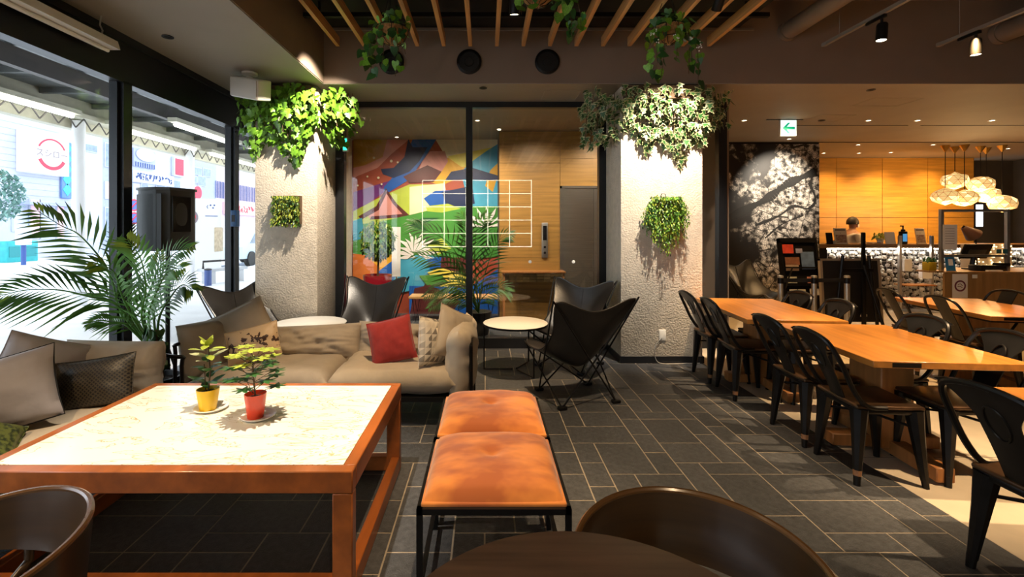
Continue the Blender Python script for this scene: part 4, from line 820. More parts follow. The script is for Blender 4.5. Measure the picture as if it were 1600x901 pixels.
# ================================================================== PLANTS
def leafmesh(name, kind, m):
    q = MB()
    if kind == 'ivy': o = [(0, 0), (.22, .10), (.48, -.05), (.34, -.28), (.40, -.52), (.18, -.62), (0, -1), (-.18, -.62), (-.40, -.52), (-.34, -.28), (-.48, -.05), (-.22, .10)]
    elif kind == 'star': o = [(0, 0), (.15, .05), (.50, .02), (.24, -.25), (.46, -.50), (.16, -.48), (0, -1), (-.16, -.48), (-.46, -.50), (-.24, -.25), (-.50, .02), (-.15, .05)]
    elif kind == 'heart': o = [(0, 0), (.25, .12), (.45, 0), (.46, -.28), (.28, -.62), (0, -1), (-.28, -.62), (-.46, -.28), (-.45, 0), (-.25, .12)]
    else: o = [(0, 0), (.16, -.2), (.2, -.5), (.12, -.8), (0, -1), (-.12, -.8), (-.2, -.5), (-.16, -.2)]
    n = len(o); yv = lambda x, z: .10*abs(x)*2-.12*z*z
    if kind == 'star':
        vs = [(0, yv(0, -.35), -.35)]+[(x*.72, yv(x*.72, z*.72-.10), z*.72-.10) for x, z in o]+[(x, yv(x, z), z) for x, z in o]
        q.add(vs, [(0, 1+i, 1+(i+1) % n) for i in range(n)], 0); q.add(vs, [(1+i, 1+n+i, 1+n+(i+1) % n, 1+(i+1) % n) for i in range(n)], 1)
    else: q.add([(0, yv(0, -.4), -.4)]+[(x, yv(x, z), z) for x, z in o], [(0, 1+i, 1+(i+1) % n) for i in range(n)])
    return q, q.mesh(name, m)
LQ = {'ivy': leafmesh('leaf', 'ivy', M_leaf), 'star': leafmesh('leaf', 'star', [M_leafd, M_leafc]), 'heart': leafmesh('leaf', 'heart', M_leaf), 'heartd': leafmesh('leaf', 'heart', M_leafd), 'oval': leafmesh('leaf', 'oval', M_leafd), 'ovaly': leafmesh('leaf', 'oval', M_leafy), 'ovalc': leafmesh('leaf', 'oval', M_leafc)}
def leaf_frame(pos, out, size, rr, tilt=.5):
    out = Vector(out).normalized(); z = (Vector((rr.gauss(0, .35), rr.gauss(0, .35), 1))+out*rr.uniform(-tilt, tilt)).normalized()
    y = -(out+Vector((rr.gauss(0, .4), rr.gauss(0, .4), rr.gauss(0, .25)))).normalized(); x = y.cross(z).normalized(); y = z.cross(x)
    Mx = Matrix((x, y, z)).transposed().to_4x4(); return Matrix.Translation(pos) @ Mx @ Matrix.Scale(size, 4)
def tipframe(pos, d, size):                             # a leaf whose tip points along d
    z = -Vector(d).normalized(); x = Vector((0, 0, 1)).cross(z); x = x.normalized() if x.length > .05 else Vector((1, 0, 0)); y = z.cross(x)
    return Matrix.Translation(pos) @ Matrix((x, y, z)).transposed().to_4x4() @ Matrix.Diagonal((size*1.5, size, size, 1))
def scatter(t, kind, frames, keep=300, m=None):
    q, me = LQ[kind]; rest = MB()
    for k, F in enumerate(frames):
        if k < keep: o = link('leaf', me, t); o.matrix_local = F
        else:
            b = len(rest.v); rest.v += [tuple(F @ Vector(v)) for v in q.v]; rest.f += [tuple(i+b for i in f) for f in q.f]; rest.m += q.m
    if rest.v: obj('foliage', rest, [m for m in me.materials], t, kind='stuff')
def interp(prof, x):
    for (a, b), (c, d) in zip(prof, prof[1:]):
        if a <= x <= c: return b+(d-b)*(x-a)/(c-a)
    return prof[0][1] if x < prof[0][0] else prof[-1][1]
def column_ivy(name, lab, prof, kind, n, size, seed, x0, x1):
    rr = random.Random(seed); t = thing(name, lab, 'plant', ((x0+x1)/2, 5.04, 2.9)); o = Vector(t.location); fr = []; st = MB()
    K = 4.92/FP; pr_ = [((px-CX)*K, H+(CY-py)*K) for px, py in prof]
    for _ in range(n):
        for _try in range(40):
            x = rr.uniform(pr_[0][0], pr_[-1][0]); zb = interp(pr_, x); z = zb+(3.0-zb)*(1-rr.random()**.75) if rr.random() < .75 else rr.uniform(2.68, 3.02)
            if z >= zb: break
        thick = .05+.17*min(1, max(0, (z-zb))/.45); inx = x0-.02 < x < x1+.02
        if inx: p = Vector((x, 5.03-rr.uniform(.015, thick), z)); od = (rr.uniform(-.3, .3), -1, rr.uniform(0, .4))
        else:
            sd = 1 if x > x1 else -1; p = Vector((x, rr.uniform(4.93, 5.40), z)); od = (sd*.8, -.7, .2)
        if p.y < 4.98 and p.z > 3.04: p.z = 3.0
        fr.append(Matrix.Translation(-o) @ leaf_frame(p, od, size*rr.uniform(.65, 1.25), rr))
    fr.sort(key=lambda F: F.translation.y)
    for k in range(26):
        x = pr_[0][0]+(pr_[-1][0]-pr_[0][0])*(k+.5)/26; zb = interp(pr_, x); y = 4.95 if x0 < x < x1 else 5.1
        st.tube([Vector((x*.97+.03*(x0+x1)/2, y+.05, 3.0))-o, Vector((x, y, (3+zb)/2))-o, Vector((x+rr.uniform(-.03, .03), y+.05, zb+.03))-o], .004, 5)
    obj('stem', st, M_stem, t, kind='stuff'); scatter(t, kind, fr)
    cx = (x0+x1)/2; obj('planter_trough', MB().bb(x0-cx+.02, x1-cx-.02, -.13, -.012, -.02, .12), M_stem, t, smooth=False)
column_ivy('trailing_ivy', 'bright green ivy spilling over the top of the left column', [(365, 195), (380, 232), (395, 246), (410, 212), (430, 222), (445, 252), (460, 258), (475, 215), (490, 188), (505, 205), (515, 224), (530, 195), (548, 175)], 'ivy', 850, .082, 11, -2.545, -1.857)
column_ivy('variegated_ivy', 'cream-edged variegated ivy spilling over the top of the right column', [(918, 212), (935, 226), (950, 205), (965, 215), (985, 192), (1000, 218), (1015, 238), (1030, 215), (1050, 232), (1068, 258), (1085, 215), (1100, 232), (1115, 195), (1135, 198), (1150, 188)], 'star', 900, .085, 12, 1.487, 2.39)
def basket(loc, lab, strands, seed, nl, flowers=False):
    rr = random.Random(seed); t = thing('hanging_basket', lab, 'hanging plant', loc, group='hanging baskets'); r_ = .135
    obj('liner', MB().lathe([(.0, -.105), (.06, -.10), (.105, -.065), (.130, -.02), (.135, .02), (.12, .02), (.0, .01)], 28, close=False), mat('coconut_liner', (.30, .15, .05), .95, var=.4, vs=(40, 40, 40), bump=.6, bs=90), t)
    w_ = MB()
    for k in range(9): a = 2*math.pi*k/9; w_.tube([(math.cos(a)*q, math.sin(a)*q, z) for q, z in ((.139, .025), (.134, -.02), (.109, -.068), (.063, -.104), (.02, -.112))], .003, 5)
    for z, q in ((.025, .14), (-.07, .108)): w_.tube([(math.cos(k*.2618)*q, math.sin(k*.2618)*q, z) for k in range(24)], .003, 5, True)
    obj('wire_cage', w_, M_dark, t)
    for k in range(3): a = 2*math.pi*k/3+.5; obj('chain', MB().cyl((math.cos(a)*.138, math.sin(a)*.138, .025), (0, 0, 3.56-loc[2]), .003, n=5), M_dark, t)
    fr = []
    for _ in range(nl):
        a = rr.uniform(0, 6.28); e = rr.uniform(.4, 1.25); fr.append(leaf_frame((math.cos(a)*.15*e, math.sin(a)*.15*e, rr.uniform(-.02, .14)), (math.cos(a), math.sin(a)-.3, .25), rr.uniform(.05, .085), rr, .9))
    st = MB()
    for dx, dy, ln in strands:
        p0 = Vector((dx*.6, dy*.6, .03)); p1 = Vector((dx, dy, -.02)); p2 = Vector((dx*1.15+rr.uniform(-.03, .03), dy*1.1, -ln)); c = spline([p0, p1, p1.lerp(p2, .5)+Vector((rr.uniform(-.03, .03), 0, 0)), p2], 5); st.tube(c, .0025, 5)
        k = 0
        while k < ln/.055:
            f = min(1, k*.055/ln); i = min(len(c)-1, int(5+f*(len(c)-6))); fr.append(leaf_frame(c[i]+Vector((rr.uniform(-.035, .035), rr.uniform(-.03, .02), 0)), (rr.uniform(-.5, .5), -1, .3), rr.uniform(.05, .088), rr)); k += rr.choice((.5, .8, 1.2))
    obj('stem', st, M_stem, t, kind='stuff')
    h = len(fr)//2; rr.shuffle(fr); scatter(t, 'heart', fr[:h]); scatter(t, 'heartd', fr[h:])
    if flowers:
        fl = MB()
        for x, z in ((-.17, -.05), (-.19, -.10), (-.16, -.16), (.0, -.10), (.02, -.14), (.20, -.16), (.19, -.2)):
            for _ in range(4): fl.lathe([(.0, -.007), (.007, 0), (.0, .007)], 6, (x+rr.uniform(-.02, .02), -.14+rr.uniform(-.02, .02), z+rr.uniform(-.03, .03)))
        obj('blossom', fl, M_paper, t, kind='stuff')
basket((-.80, 3.9, 3.15), 'hanging basket with trailing pothos under the left slats', [(-.17, -.03, .40), (-.14, -.10, .30), (-.05, -.12, .34), (.05, -.13, .42), (.12, -.08, .22), (-.2, .02, .28)], 21, 44)
basket((1.56, 3.9, 3.16), 'hanging basket with trailing pothos and white blossoms under the right slats', [(-.16, -.05, .34), (-.12, -.08, .45), (-.08, -.12, .46), (.12, -.1, .40), (.18, -.04, .48), (.16, .0, .3), (.0, -.12, .3)], 22, 60, True)
basket((.385, 3.4, 3.24), 'hanging basket of ivy over the middle, cut by the top edge', [(-.12, -.05, .2), (-.02, -.1, .16), (.2, -.03, .30), (.22, .0, .36), (.12, -.08, .22), (.26, -.02, .3)], 23, 50)
def fuzz(t, name, pts, size, mats, seed):
    rr = random.Random(seed); q = LQ['oval'][0]; m = MB()
    for p, od in pts:
        F = leaf_frame(p, od, size*rr.uniform(.7, 1.4), rr, .8); b = len(m.v); m.v += [tuple(F @ Vector(v)) for v in q.v]; m.f += [tuple(i+b for i in f) for f in q.f]; m.m += [rr.randrange(len(mats))]*len(q.f)
    obj(name, m, mats, t, kind='stuff')
rr = random.Random(31); c0 = P(1037, 360, 5.0); t = thing('wall_planter', 'shaggy trailing fern hung on the right column', 'plant', (c0.x, 5.03, 1.75))
pts = []
for k in range(240):
    a = rr.uniform(-1, 1); x0_, y0_ = a*.13, -.05-rr.random()*.14; x1_ = a*(.20+rr.random()*.09); ln = (.20+.36*rr.random())*(1.15-.55*abs(a)); y1_ = -.02-rr.random()*.17
    for j in range(26):
        f = j/25; x = x0_+(x1_-x0_)*math.sin(f*1.57)*(1-.25*f); z = .05+.05*math.sin(min(1, f*4)*3.14)*rr.random()-ln*f**1.15; y = y0_+(y1_-y0_)*f
        pts.append(((x+rr.uniform(-.012, .012), min(-.006, y+rr.uniform(-.01, .01)), z+rr.uniform(-.01, .01)), (x*3, -1, rr.uniform(-.5, .3))))
fuzz(t, 'foliage', pts, .026, [M_leaf, M_leafy, M_leafd, M_leaf], 5); obj('pot', MB().lathe([(.0, -.10), (.04, -.10), (.055, .0), (.05, .0), (.0, -.01)], 20, (0, -.06, 0), close=False), M_leafd, t); obj('hook', MB().tube([(-.03, -.01, .06), (-.02, -.02, .11), (.02, -.02, .11), (.03, -.01, .06)], .004, 6), M_dark, t)
c0 = P(449, 328, 5.0); t = thing('living_picture', 'square moss and leaf picture hung on the left column', 'plant', (c0.x, 5.03, c0.z)); obj('frame', MB().bb(-.15, .15, -.05, 0, -.155, .155), M_stem, t, smooth=False)
fuzz(t, 'foliage', [((rr.uniform(-.145, .145), -.05-rr.random()*.05, rr.uniform(-.16, .155)), (rr.uniform(-.5, .5), -1, rr.uniform(-.3, .5))) for _ in range(900)], .036, [M_leafy, M_leaf, M_leafd, M_leafy], 6)
# ---------------- palms
def frond(t, pts, ml, n, mats, droop=.35, seed=0, flip=1):
    rr = random.Random(seed); c = spline(pts, 8); m = MB(); K = len(c)-1; m.tube(c, [.008*(1-i/K)+.0025 for i in range(K+1)], 6)
    for k in range(n):
        f = .22+.78*k/(n-1); i = min(K-1, int(f*K)); p = c[i].lerp(c[i+1], f*K-i); tg = (c[i+1]-c[i]).normalized(); side = tg.cross(Vector((0, -.75, .66))).normalized(); nrm = side.cross(tg)
        ln = ml*(math.sin(math.pi*(.16+.78*f))**.8)*rr.uniform(.88, 1.1)
        for s in (-1, 1):
            d = (side*s+tg*(.55+.9*f)+nrm*.12).normalized(); w_ = tg.cross(d).cross(d).normalized()*.015*(.5+ml)
            a = p; b = p+d*ln*.5; e = p+d*ln+Vector((0, 0, -droop*ln))*.8+tg*ln*.1; b.z -= droop*ln*.12; w2 = Vector(w_)
            mi = 1 if (f > .82 and rr.random() < .6) else 0
            m.add([a, b-w2, e, b+w2, b+nrm*.004], [(0, 1, 4), (1, 2, 4), (2, 3, 4), (3, 0, 4)], mi)
    obj('frond', m, mats, t)
def palm(t, base, fronds, ml, n, mats, seed):
    o = Vector(t.location)
    for k, (pp, sc_) in enumerate(fronds): frond(t, [Vector(base)-o]+[P(*q)-o for q in pp], ml*sc_, n, mats, .35, seed+k)
b0 = Vector((-2.62, 3.66, .45)); t = thing('window_palm', 'tall areca palm by the window behind the sofas', 'plant', (-2.62, 3.66, 0))
palm(t, b0, [([(184, 478, 3.5), (142, 464, 3.4), (93, 453, 3.3), (40, 453, 3.2), (-6, 464, 3.1)], 1.0), ([(191, 489, 3.55), (175, 438, 3.5), (158, 405, 3.45), (124, 367, 3.4), (95, 352, 3.35), (60, 330, 3.3)], 1.0), ([(205, 480, 3.72), (198, 420, 3.76), (194, 375, 3.8), (196, 345, 3.82)], .7), ([(240, 480, 3.7), (252, 430, 3.7), (270, 398, 3.65), (300, 385, 3.6)], .75), ([(222, 500, 3.45), (228, 450, 3.35), (220, 405, 3.25), (200, 375, 3.2)], .85), ([(248, 500, 3.5), (268, 462, 3.45), (285, 445, 3.4), (300, 452, 3.35)], .65), ([(232, 500, 3.4), (243, 460, 3.3), (262, 425, 3.25), (286, 418, 3.2)], .7), ([(200, 510, 3.5), (180, 505, 3.5), (158, 500, 3.45), (138, 505, 3.4)], .4), ([(226, 500, 3.6), (232, 460, 3.6), (245, 425, 3.6), (250, 395, 3.6)], .6), ([(210, 500, 3.5), (190, 460, 3.4), (178, 425, 3.3), (150, 410, 3.2)], .8)], .36, 21, [M_palm, M_palmy], 60)
cn = MB()
for k in range(5): a = k*1.3; cn.tube([(math.cos(a)*.04, math.sin(a)*.04, .28), (math.cos(a)*.02, math.sin(a)*.02, .47)], .012, 6)
obj('stem', cn, M_stem, t); obj('pot', MB().lathe([(.0, 0), (.13, 0), (.17, .30), (.15, .30), (.14, .26), (.0, .26)], 24, close=False), M_dark, t); obj('soil', MB().lathe([(.14, .262), (.0, .27)], 20, close=False), M_soil, t)
rr = random.Random(77)
t2 = thing('leafy_houseplant', 'low leafy plant below the palm beside the sofa arm', 'plant', (-2.46, 3.40, 0)); obj('pot', MB().lathe([(.0, 0), (.05, 0), (.068, .2), (.06, .2), (.0, .19)], 18, close=False), M_dark, t2)
obj('stem', MB().tube([(0, 0, .19), (.01, .02, .5), (-.01, .03, .72)], .006, 6), M_stem, t2); scatter(t2, 'heartd', [leaf_frame((rr.uniform(-.08, .08), rr.uniform(-.05, .07), rr.uniform(.45, .74)), (rr.uniform(-1, 1), -1, .5), rr.uniform(.05, .08), rr) for _ in range(36)])
b0 = Vector((-.10, 6.45, .3)); t = thing('lobby_palm', 'feathery palm behind the glass before the mural', 'plant', (-.10, 6.45, 0))
palm(t, b0, [([(735, 450, 6.4), (720, 410, 6.3), (700, 378, 6.3), (668, 360, 6.2), (640, 348, 6.2)], 1.0), ([(735, 460, 6.4), (718, 440, 6.3), (690, 410, 6.2), (650, 398, 6.1)], 1.0), ([(745, 450, 6.4), (742, 400, 6.4), (745, 360, 6.4), (760, 335, 6.4)], .9), ([(752, 450, 6.4), (765, 405, 6.4), (780, 375, 6.3), (800, 365, 6.2)], .8), ([(730, 470, 6.4), (700, 462, 6.3), (672, 480, 6.2)], .6), ([(750, 470, 6.4), (775, 450, 6.3), (795, 455, 6.3)], .7), ([(738, 450, 6.5), (728, 400, 6.6), (730, 360, 6.6), (720, 335, 6.6)], .8), ([(735, 465, 6.4), (715, 445, 6.2), (690, 448, 6.1), (665, 462, 6.0)], .6)], .42, 20, [mat('lobby_palm_green', (.06, .16, .02), .45, var=.4), M_palm], 90)
obj('pot', MB().lathe([(.0, 0), (.14, 0), (.18, .32), (.16, .32), (.0, .28)], 24, close=False), M_dark, t)
c0 = P(590, 375, 6.4); t = thing('lobby_topiary', 'ball-shaped green tree in red pot behind the glass', 'plant', (c0.x, 6.4, 0)); obj('pot', MB().lathe([(.0, 0), (.16, 0), (.20, .84), (.18, .84), (.17, .80), (.0, .80)], 28, close=False), mat('red_glaze', (.42, .012, .03), .25, coat=.4), t); obj('trunk', MB().tube([(0, 0, .8), (.01, 0, 1.0), (0, .01, 1.25)], .014, 8), M_stem, t)
rr = random.Random(9); lb_ = []
for _ in range(1500):
    d = Vector((rr.gauss(0, 1), rr.gauss(0, 1), rr.gauss(0, 1))).normalized(); q = d*rr.uniform(.5, 1)**.5; lb_.append(((q.x*.25, q.y*.24, 1.34+q.z*.28), d+Vector((0, -.4, .3))))
fuzz(t, 'foliage', lb_, .05, [M_leaf, M_leafd, M_leaf, M_leafy], 14)
# ---------------- pots on the coffee table
def pot(loc, h_, r_, m, name, lab):
    t = thing(name, lab, 'plant', loc); obj('pot', MB().lathe([(.0, .004), (r_*.72, .004), (r_*.74, .01), (r_, h_-.002), (r_, h_), (r_-.004, h_), (r_-.006, h_*.82), (.0, h_*.80)], 28, close=False), m, t); obj('soil', MB().lathe([(r_-.007, h_*.82), (.0, h_*.86)], 20, close=False), M_soil, t)
    return t
def saucer(loc, lab): tag(obj('saucer', MB().lathe([(.0, .0), (.062, .0), (.080, .012), (.083, .012), (.083, .016), (.078, .016), (.060, .005), (.0, .004)], 32, close=False), M_whitetop, None, loc), lab, 'saucer')
saucer((-1.452, 2.42, .521), 'white oval saucer under the yellow pot'); saucer((-1.148, 2.315, .521), 'white oval saucer under the red pot')
rr = random.Random(15)
t = pot((-1.463, 2.41, .522), .112, .055, mat('yellow_plastic', (.80, .50, .01), .35), 'yellow_pot_plant', 'small leafy plant in yellow pot on the coffee table')
obj('stem', MB().tube([(0, 0, .09), (.006, .01, .2), (.0, .0, .34)], .004, 6).tube([(-.012, 0, .09), (-.016, 0, .18), (-.02, 0, .24)], .003, 6), M_stem, t)
fr = [tipframe((.012*math.cos(a), .012*math.sin(a), z), (math.cos(a), math.sin(a), rr.uniform(-.1, .7)), .085*rr.uniform(.75, 1.1)) for z, a in [(.10+.0105*k, k*2.4) for k in range(24)]]
scatter(t, 'oval', fr[:15]); scatter(t, 'ovalc', fr[15:18]); scatter(t, 'ovaly', fr[18:]+[tipframe((0, 0, .33), (.4, -.3, 1), .07), tipframe((0, 0, .33), (-.5, -.2, 1), .075), tipframe((0, 0, .33), (.1, .4, 1), .065)])
t = pot((-1.16, 2.305, .522), .125, .052, mat('red_plastic', (.72, .05, .015), .25, coat=.3), 'red_pot_plant', 'small umbrella plant in red pot on the coffee table')
st = MB().tube([(0, 0, .10), (-.01, 0, .2), (-.015, 0, .29)], .004, 6); fr = []
for k in range(24):
    a = k*2.4; z = .14+.0085*k; r2 = .115*(1-.35*k/24); e = Vector((math.cos(a)*r2-.01, math.sin(a)*r2, z+.03)); st.tube([(-.01, 0, z-.03), tuple(e)], .0018, 4)
    for j in range(7):
        b = j*.9; d = Vector((math.cos(b), math.sin(b), -.25)).normalized(); y = Vector((0, 0, 1)).cross(d).normalized(); zz = -d; xx = y; yy = zz.cross(xx); F = Matrix((xx, yy, zz)).transposed().to_4x4(); fr.append(Matrix.Translation(e) @ F @ Matrix.Scale(.056, 4))
obj('stem', st, M_stem, t, kind='stuff'); scatter(t, 'oval', fr[:98]); scatter(t, 'ovaly', fr[98:])
# ================================================================== WINDOW-SIDE EQUIPMENT
t = thing('loudspeaker', 'black loudspeaker on stand behind the window palm', 'speaker', (-2.78, 4.0, 0), R(-20))
obj('cabinet', MB().prism([(-.18, -.11), (-.15, .15), (-.08, .17), (.10, .17), (.17, .10), (.18, -.11), (.14, -.15), (-.14, -.15)], .52, Matrix.Translation((0, 0, 1.55)) @ Matrix.Rotation(R(90), 4, 'X')), mat('speaker_black', (.045, .048, .05), .5, bump=.2, bs=300), t)
obj('top_rim', MB().prism([(-.19, -.11), (-.16, .16), (-.08, .18), (.10, .18), (.18, .11), (.19, -.11), (.15, -.16), (-.15, -.16)], .022, Matrix.Translation((0, 0, 1.815)) @ Matrix.Rotation(R(90), 4, 'X')), mat('speaker_rim', (.07, .075, .08), .45), t)
obj('handle', MB().shell(lambda u, v: (.186-.03*math.sin(math.pi*u)*math.sin(math.pi*v), -.09+.16*v, 1.45+.3*u), 8, 6, .006), M_dark, t); obj('grille', MB().shell(lambda u, v: (-.15+.3*u, -.158-.012*math.sin(math.pi*u), 1.31+.46*v), 8, 4, .006), MATS['speaker_black'], t)
obj('pole', MB().cyl((0, 0, .1), (0, 0, 1.30), .018), M_dark, t)
for k in range(3): a = k*2.094+.3; obj('leg', MB().tube([(0, 0, .45), (math.cos(a)*.16, math.sin(a)*.16, .02)], .011, 8), M_dark, t)
t = thing('ceiling_speaker', 'white box loudspeaker on ceiling bracket by the left column', 'speaker', P(390, 117, 4.62)); t.location.z = 3.05
obj('mount', MB().lathe([(.075, 0), (.075, -.02), (.03, -.035), (.025, -.08)], 20), M_white, t); obj('cabinet', MB().rbox((0, 0, 0), (.33, .19, .20), .015, 3, Matrix.Translation((.03, -.03, -.165)) @ Matrix.Rotation(R(9), 4, 'Y') @ Matrix.Rotation(R(16), 4, 'X') @ Matrix.Rotation(R(-14), 4, 'Z')), M_white, t); obj('grille', MB().rbox((0, -.10, 0), (.31, .012, .18), .004, 2, Matrix.Translation((.03, -.03, -.165)) @ Matrix.Rotation(R(9), 4, 'Y') @ Matrix.Rotation(R(16), 4, 'X') @ Matrix.Rotation(R(-14), 4, 'Z')), mat('grille_cloth', (.62, .58, .52), .9, bump=.3, bs=300), t)
t = thing('batten_light', 'white batten light hung on chain above the window', 'light', (-2.84, 2.72, 2.86)); obj('housing', MB().prism([(-.07, -.03), (-.05, .035), (.05, .035), (.07, -.03)], 1.5, ), M_white, t); obj('tube', MB().cyl((0, -.72, -.045), (0, .72, -.045), .014), M_whitetop, t)
for y in (-.6, .66): obj('chain', MB().tube([(0, y, .035), (.01, y, .08), (-.01, y, .12), (.0, y, .19)], .006, 6), M_alu, t)
t = thing('alarm_box', 'small blue box fixed to the far window mullion', 'box', (-2.93, 5.35, 1.60)); obj('body', MB().rbox((0, 0, 0), (.07, .08, .19), .006), mat('alarm_blue', (.01, .07, .20), .4), t); obj('slot', MB().bb(-.02, .02, -.043, -.038, -.04, .04), M_dark, t)
tag(obj('window_sticker', MB().rbox((0, 0, 0), (.004, .17, .27), .001, 1), mat('grey_sticker', (.52, .54, .52), .6, var=.2, vs=(1, 30, 30)), None, (-2.988, 5.12, 1.36)), 'grey poster stuck on the far window pane', 'poster')
t = thing('wall_socket', 'white wall socket with grey cord on the right column', 'socket', (1.945, 5.036, .31)); obj('plate', MB().rbox((0, 0, 0), (.075, .012, .12), .004), M_white, t); obj('cord', MB().tube(spline([(-.01, -.012, -.03), (-.08, -.02, -.10), (-.09, -.03, -.24), (-.02, -.05, -.30), (.25, -.03, -.303), (.40, -.02, -.303)], 5), .004, 6), M_alu, t)
# ================================================================== COUNTER SIDE
M_ctop = mat('counter_timber', (.16, .085, .035), .45, var=.25, vs=(2, 20, 20)); YC = 8.5
t = thing('service_counter', 'long service counter with caged white stones and timber top', 'counter', (8.9, YC, 0))
obj('counter_top', MB().bb(-2.78, 3.1, -.12, .68, 1.13, 1.20), M_ctop, t, smooth=False); obj('core', MB().bb(-2.65, 3.1, .10, .62, 0, 1.13), mat('counter_core', (.05, .045, .04), .8), t, smooth=False); obj('end_panel', MB().bb(-2.75, -2.62, -.08, .62, 0, 1.13), M_dark, t, smooth=False)
obj('light_strip', MB().bb(-2.6, 3.05, -.075, -.045, 1.108, 1.128), emis('led_strip', (1, .93, .80), 32), t, smooth=False)
rr = random.Random(3); st = MB(); ic = bmesh.new(); bmesh.ops.create_icosphere(ic, subdivisions=1, radius=1); iv = [v.co.copy() for v in ic.verts]; ig = [[v.index for v in f.verts] for f in ic.faces]; ic.free()
for i in range(64):
    for j in range(13):
        s = Vector((rr.uniform(.036, .058), rr.uniform(.03, .05), rr.uniform(.028, .048))); Mx = Matrix.Translation((-2.56+i*.088+rr.uniform(-.035, .035), .045+rr.uniform(-.03, .03), .05+j*.083+rr.uniform(-.035, .03))) @ Matrix.Rotation(rr.uniform(0, 3), 4, 'Y') @ Matrix.Rotation(rr.uniform(0, 3), 4, 'Z')
        st.add([(v.x*s.x*rr.uniform(.8, 1.15), v.y*s.y, v.z*s.z*rr.uniform(.8, 1.15)) for v in iv], ig, 0, Mx)
obj('gabion_stone', st, mat('white_stone', (.66, .63, .58), .8, var=.2, vs=(8, 8, 8)), t, smooth=False, kind='stuff')
wm = MB()
for i in range(56): wm.bb(-2.58+i*.1, -2.574+i*.1, -.036, -.030, 0, 1.10)
for j in range(12): wm.bb(-2.6, 3.05, -.040, -.034, .02+j*.095, .026+j*.095)
obj('wire_cage', wm, M_alu, t, smooth=False, kind='stuff')
ZC = 1.20
def standcard(px, py0, py1, wpx, m, name, lab, cat, y=8.55, inner=None):
    K = y/FP; h_ = (py1-py0)*K; w_ = wpx*K; t = thing(name, lab, cat, ((px-CX)*K, y, ZC)); Mx = Matrix.Rotation(R(10), 4, 'X')
    Mx = Matrix.Rotation(R(-10), 4, 'X'); obj('card', MB().rbox((0, 0, h_/2), (w_, .012, h_), .003, 1, Mx), m, t); obj('back_stay', MB().bb(-.02, .02, .0, .09, 0, .01).tube([(0, .085, .006), (0, .03, h_*.7)], .005, 5), M_dark, t)
    if inner: obj('print', MB().bb(-w_*.4, w_*.4, -.009, -.0065, h_*.08, h_*.58, M=Mx), inner, t, smooth=False); obj('heading', MB().bb(-w_*.4, w_*.4, -.009, -.0065, h_*.86, h_*.92, M=Mx), M_dark, t, smooth=False)
BRN = mat('food_print', (.22, .09, .05), .5, col2=(.55, .42, .32), vs=(20, 20, 30)); MENU = mat('menu_cream', (.78, .70, .56), .6)
standcard(1315, 357, 382, 20, MENU, 'menu_stand', 'cream menu card standing left on the stone counter', 'menu', inner=BRN); standcard(1440, 357, 382, 15, MENU, 'menu_stand', 'cream menu card standing right of the dark bottle', 'menu', inner=BRN)
standcard(1297, 364, 382, 10, M_dark, 'photo_stand', 'small black card stand at left end of counter', 'card stand'); standcard(1392, 363, 382, 16, M_paper, 'white_tablet', 'white tablet stand before the small counter plant', 'tablet')
t = thing('fruit_bowl', 'pale bowl of orange and red fruit on the counter', 'bowl', (6.55, 8.62, ZC)); obj('bowl', MB().lathe([(.0, 0), (.05, .0), (.09, .06), (.085, .06), (.045, .008), (.0, .006)], 20, close=False), M_paper, t)
for k, (x, y) in enumerate(((-.03, 0), (.03, .01), (0, -.03))): obj('fruit', MB().lathe([(.0, -.03), (.022, -.02), (.03, 0), (.022, .02), (.0, .03)], 12, (x, y, .05)), [mat('fruit_orange', (.7, .2, .02), .4), mat('fruit_red', (.35, .02, .02), .4)][k % 2], t)
t = thing('sanitiser_bottle', 'dark bottle with blue label and pump on the counter', 'bottle', (7.75, 8.5, ZC)); obj('body', MB().rbox((0, 0, .12), (.11, .08, .24), .012, 2), M_dark, t); obj('label', MB().bb(-.038, .038, -.043, -.040, .05, .19), emis('blue_label', (.10, .40, .80), .5), t); obj('pump', MB().lathe([(.035, .24), (.035, .27), (.012, .28), (.012, .33)], 12).bb(-.05, .01, -.01, .01, .325, .345), M_dark, t)
t = thing('open_booklet', 'open white booklet lying on the counter', 'booklet', (7.18, 8.56, ZC)); obj('left_page', MB().shell(lambda u, v: (-.16+.16*u, -.09+.18*v, .012+.02*math.sin(math.pi*u)), 6, 2, .004), M_paper, t); obj('right_page', MB().shell(lambda u, v: (.16*u, -.09+.18*v, .012+.02*math.sin(math.pi*u)), 6, 2, .004), M_paper, t)
t = thing('counter_plant', 'tiny leafy plant on the counter beside the dark bottle', 'plant', (7.52, 8.72, ZC)); obj('pot', MB().lathe([(.0, 0), (.045, 0), (.06, .10), (.05, .10), (.0, .09)], 16, close=False), M_paper, t); rr = random.Random(5); scatter(t, 'ovaly', [leaf_frame((rr.uniform(-.1, .06), rr.uniform(-.05, .05), rr.uniform(.12, .22)), (rr.uniform(-1, 1), -1, .8), .10, rr, 1) for _ in range(22)])
t = thing('counter_screen', 'clear acrylic screen standing on the counter before the staff member', 'screen', (6.95, 8.66, ZC)); obj('sheet', MB().bb(-.32, .32, -.003, .003, .0, .56), M_acryl, t, smooth=False); obj('foot', MB().bb(-.32, -.28, -.08, .08, 0, .006).bb(.28, .32, -.08, .08, 0, .006), M_acryl, t, smooth=False)
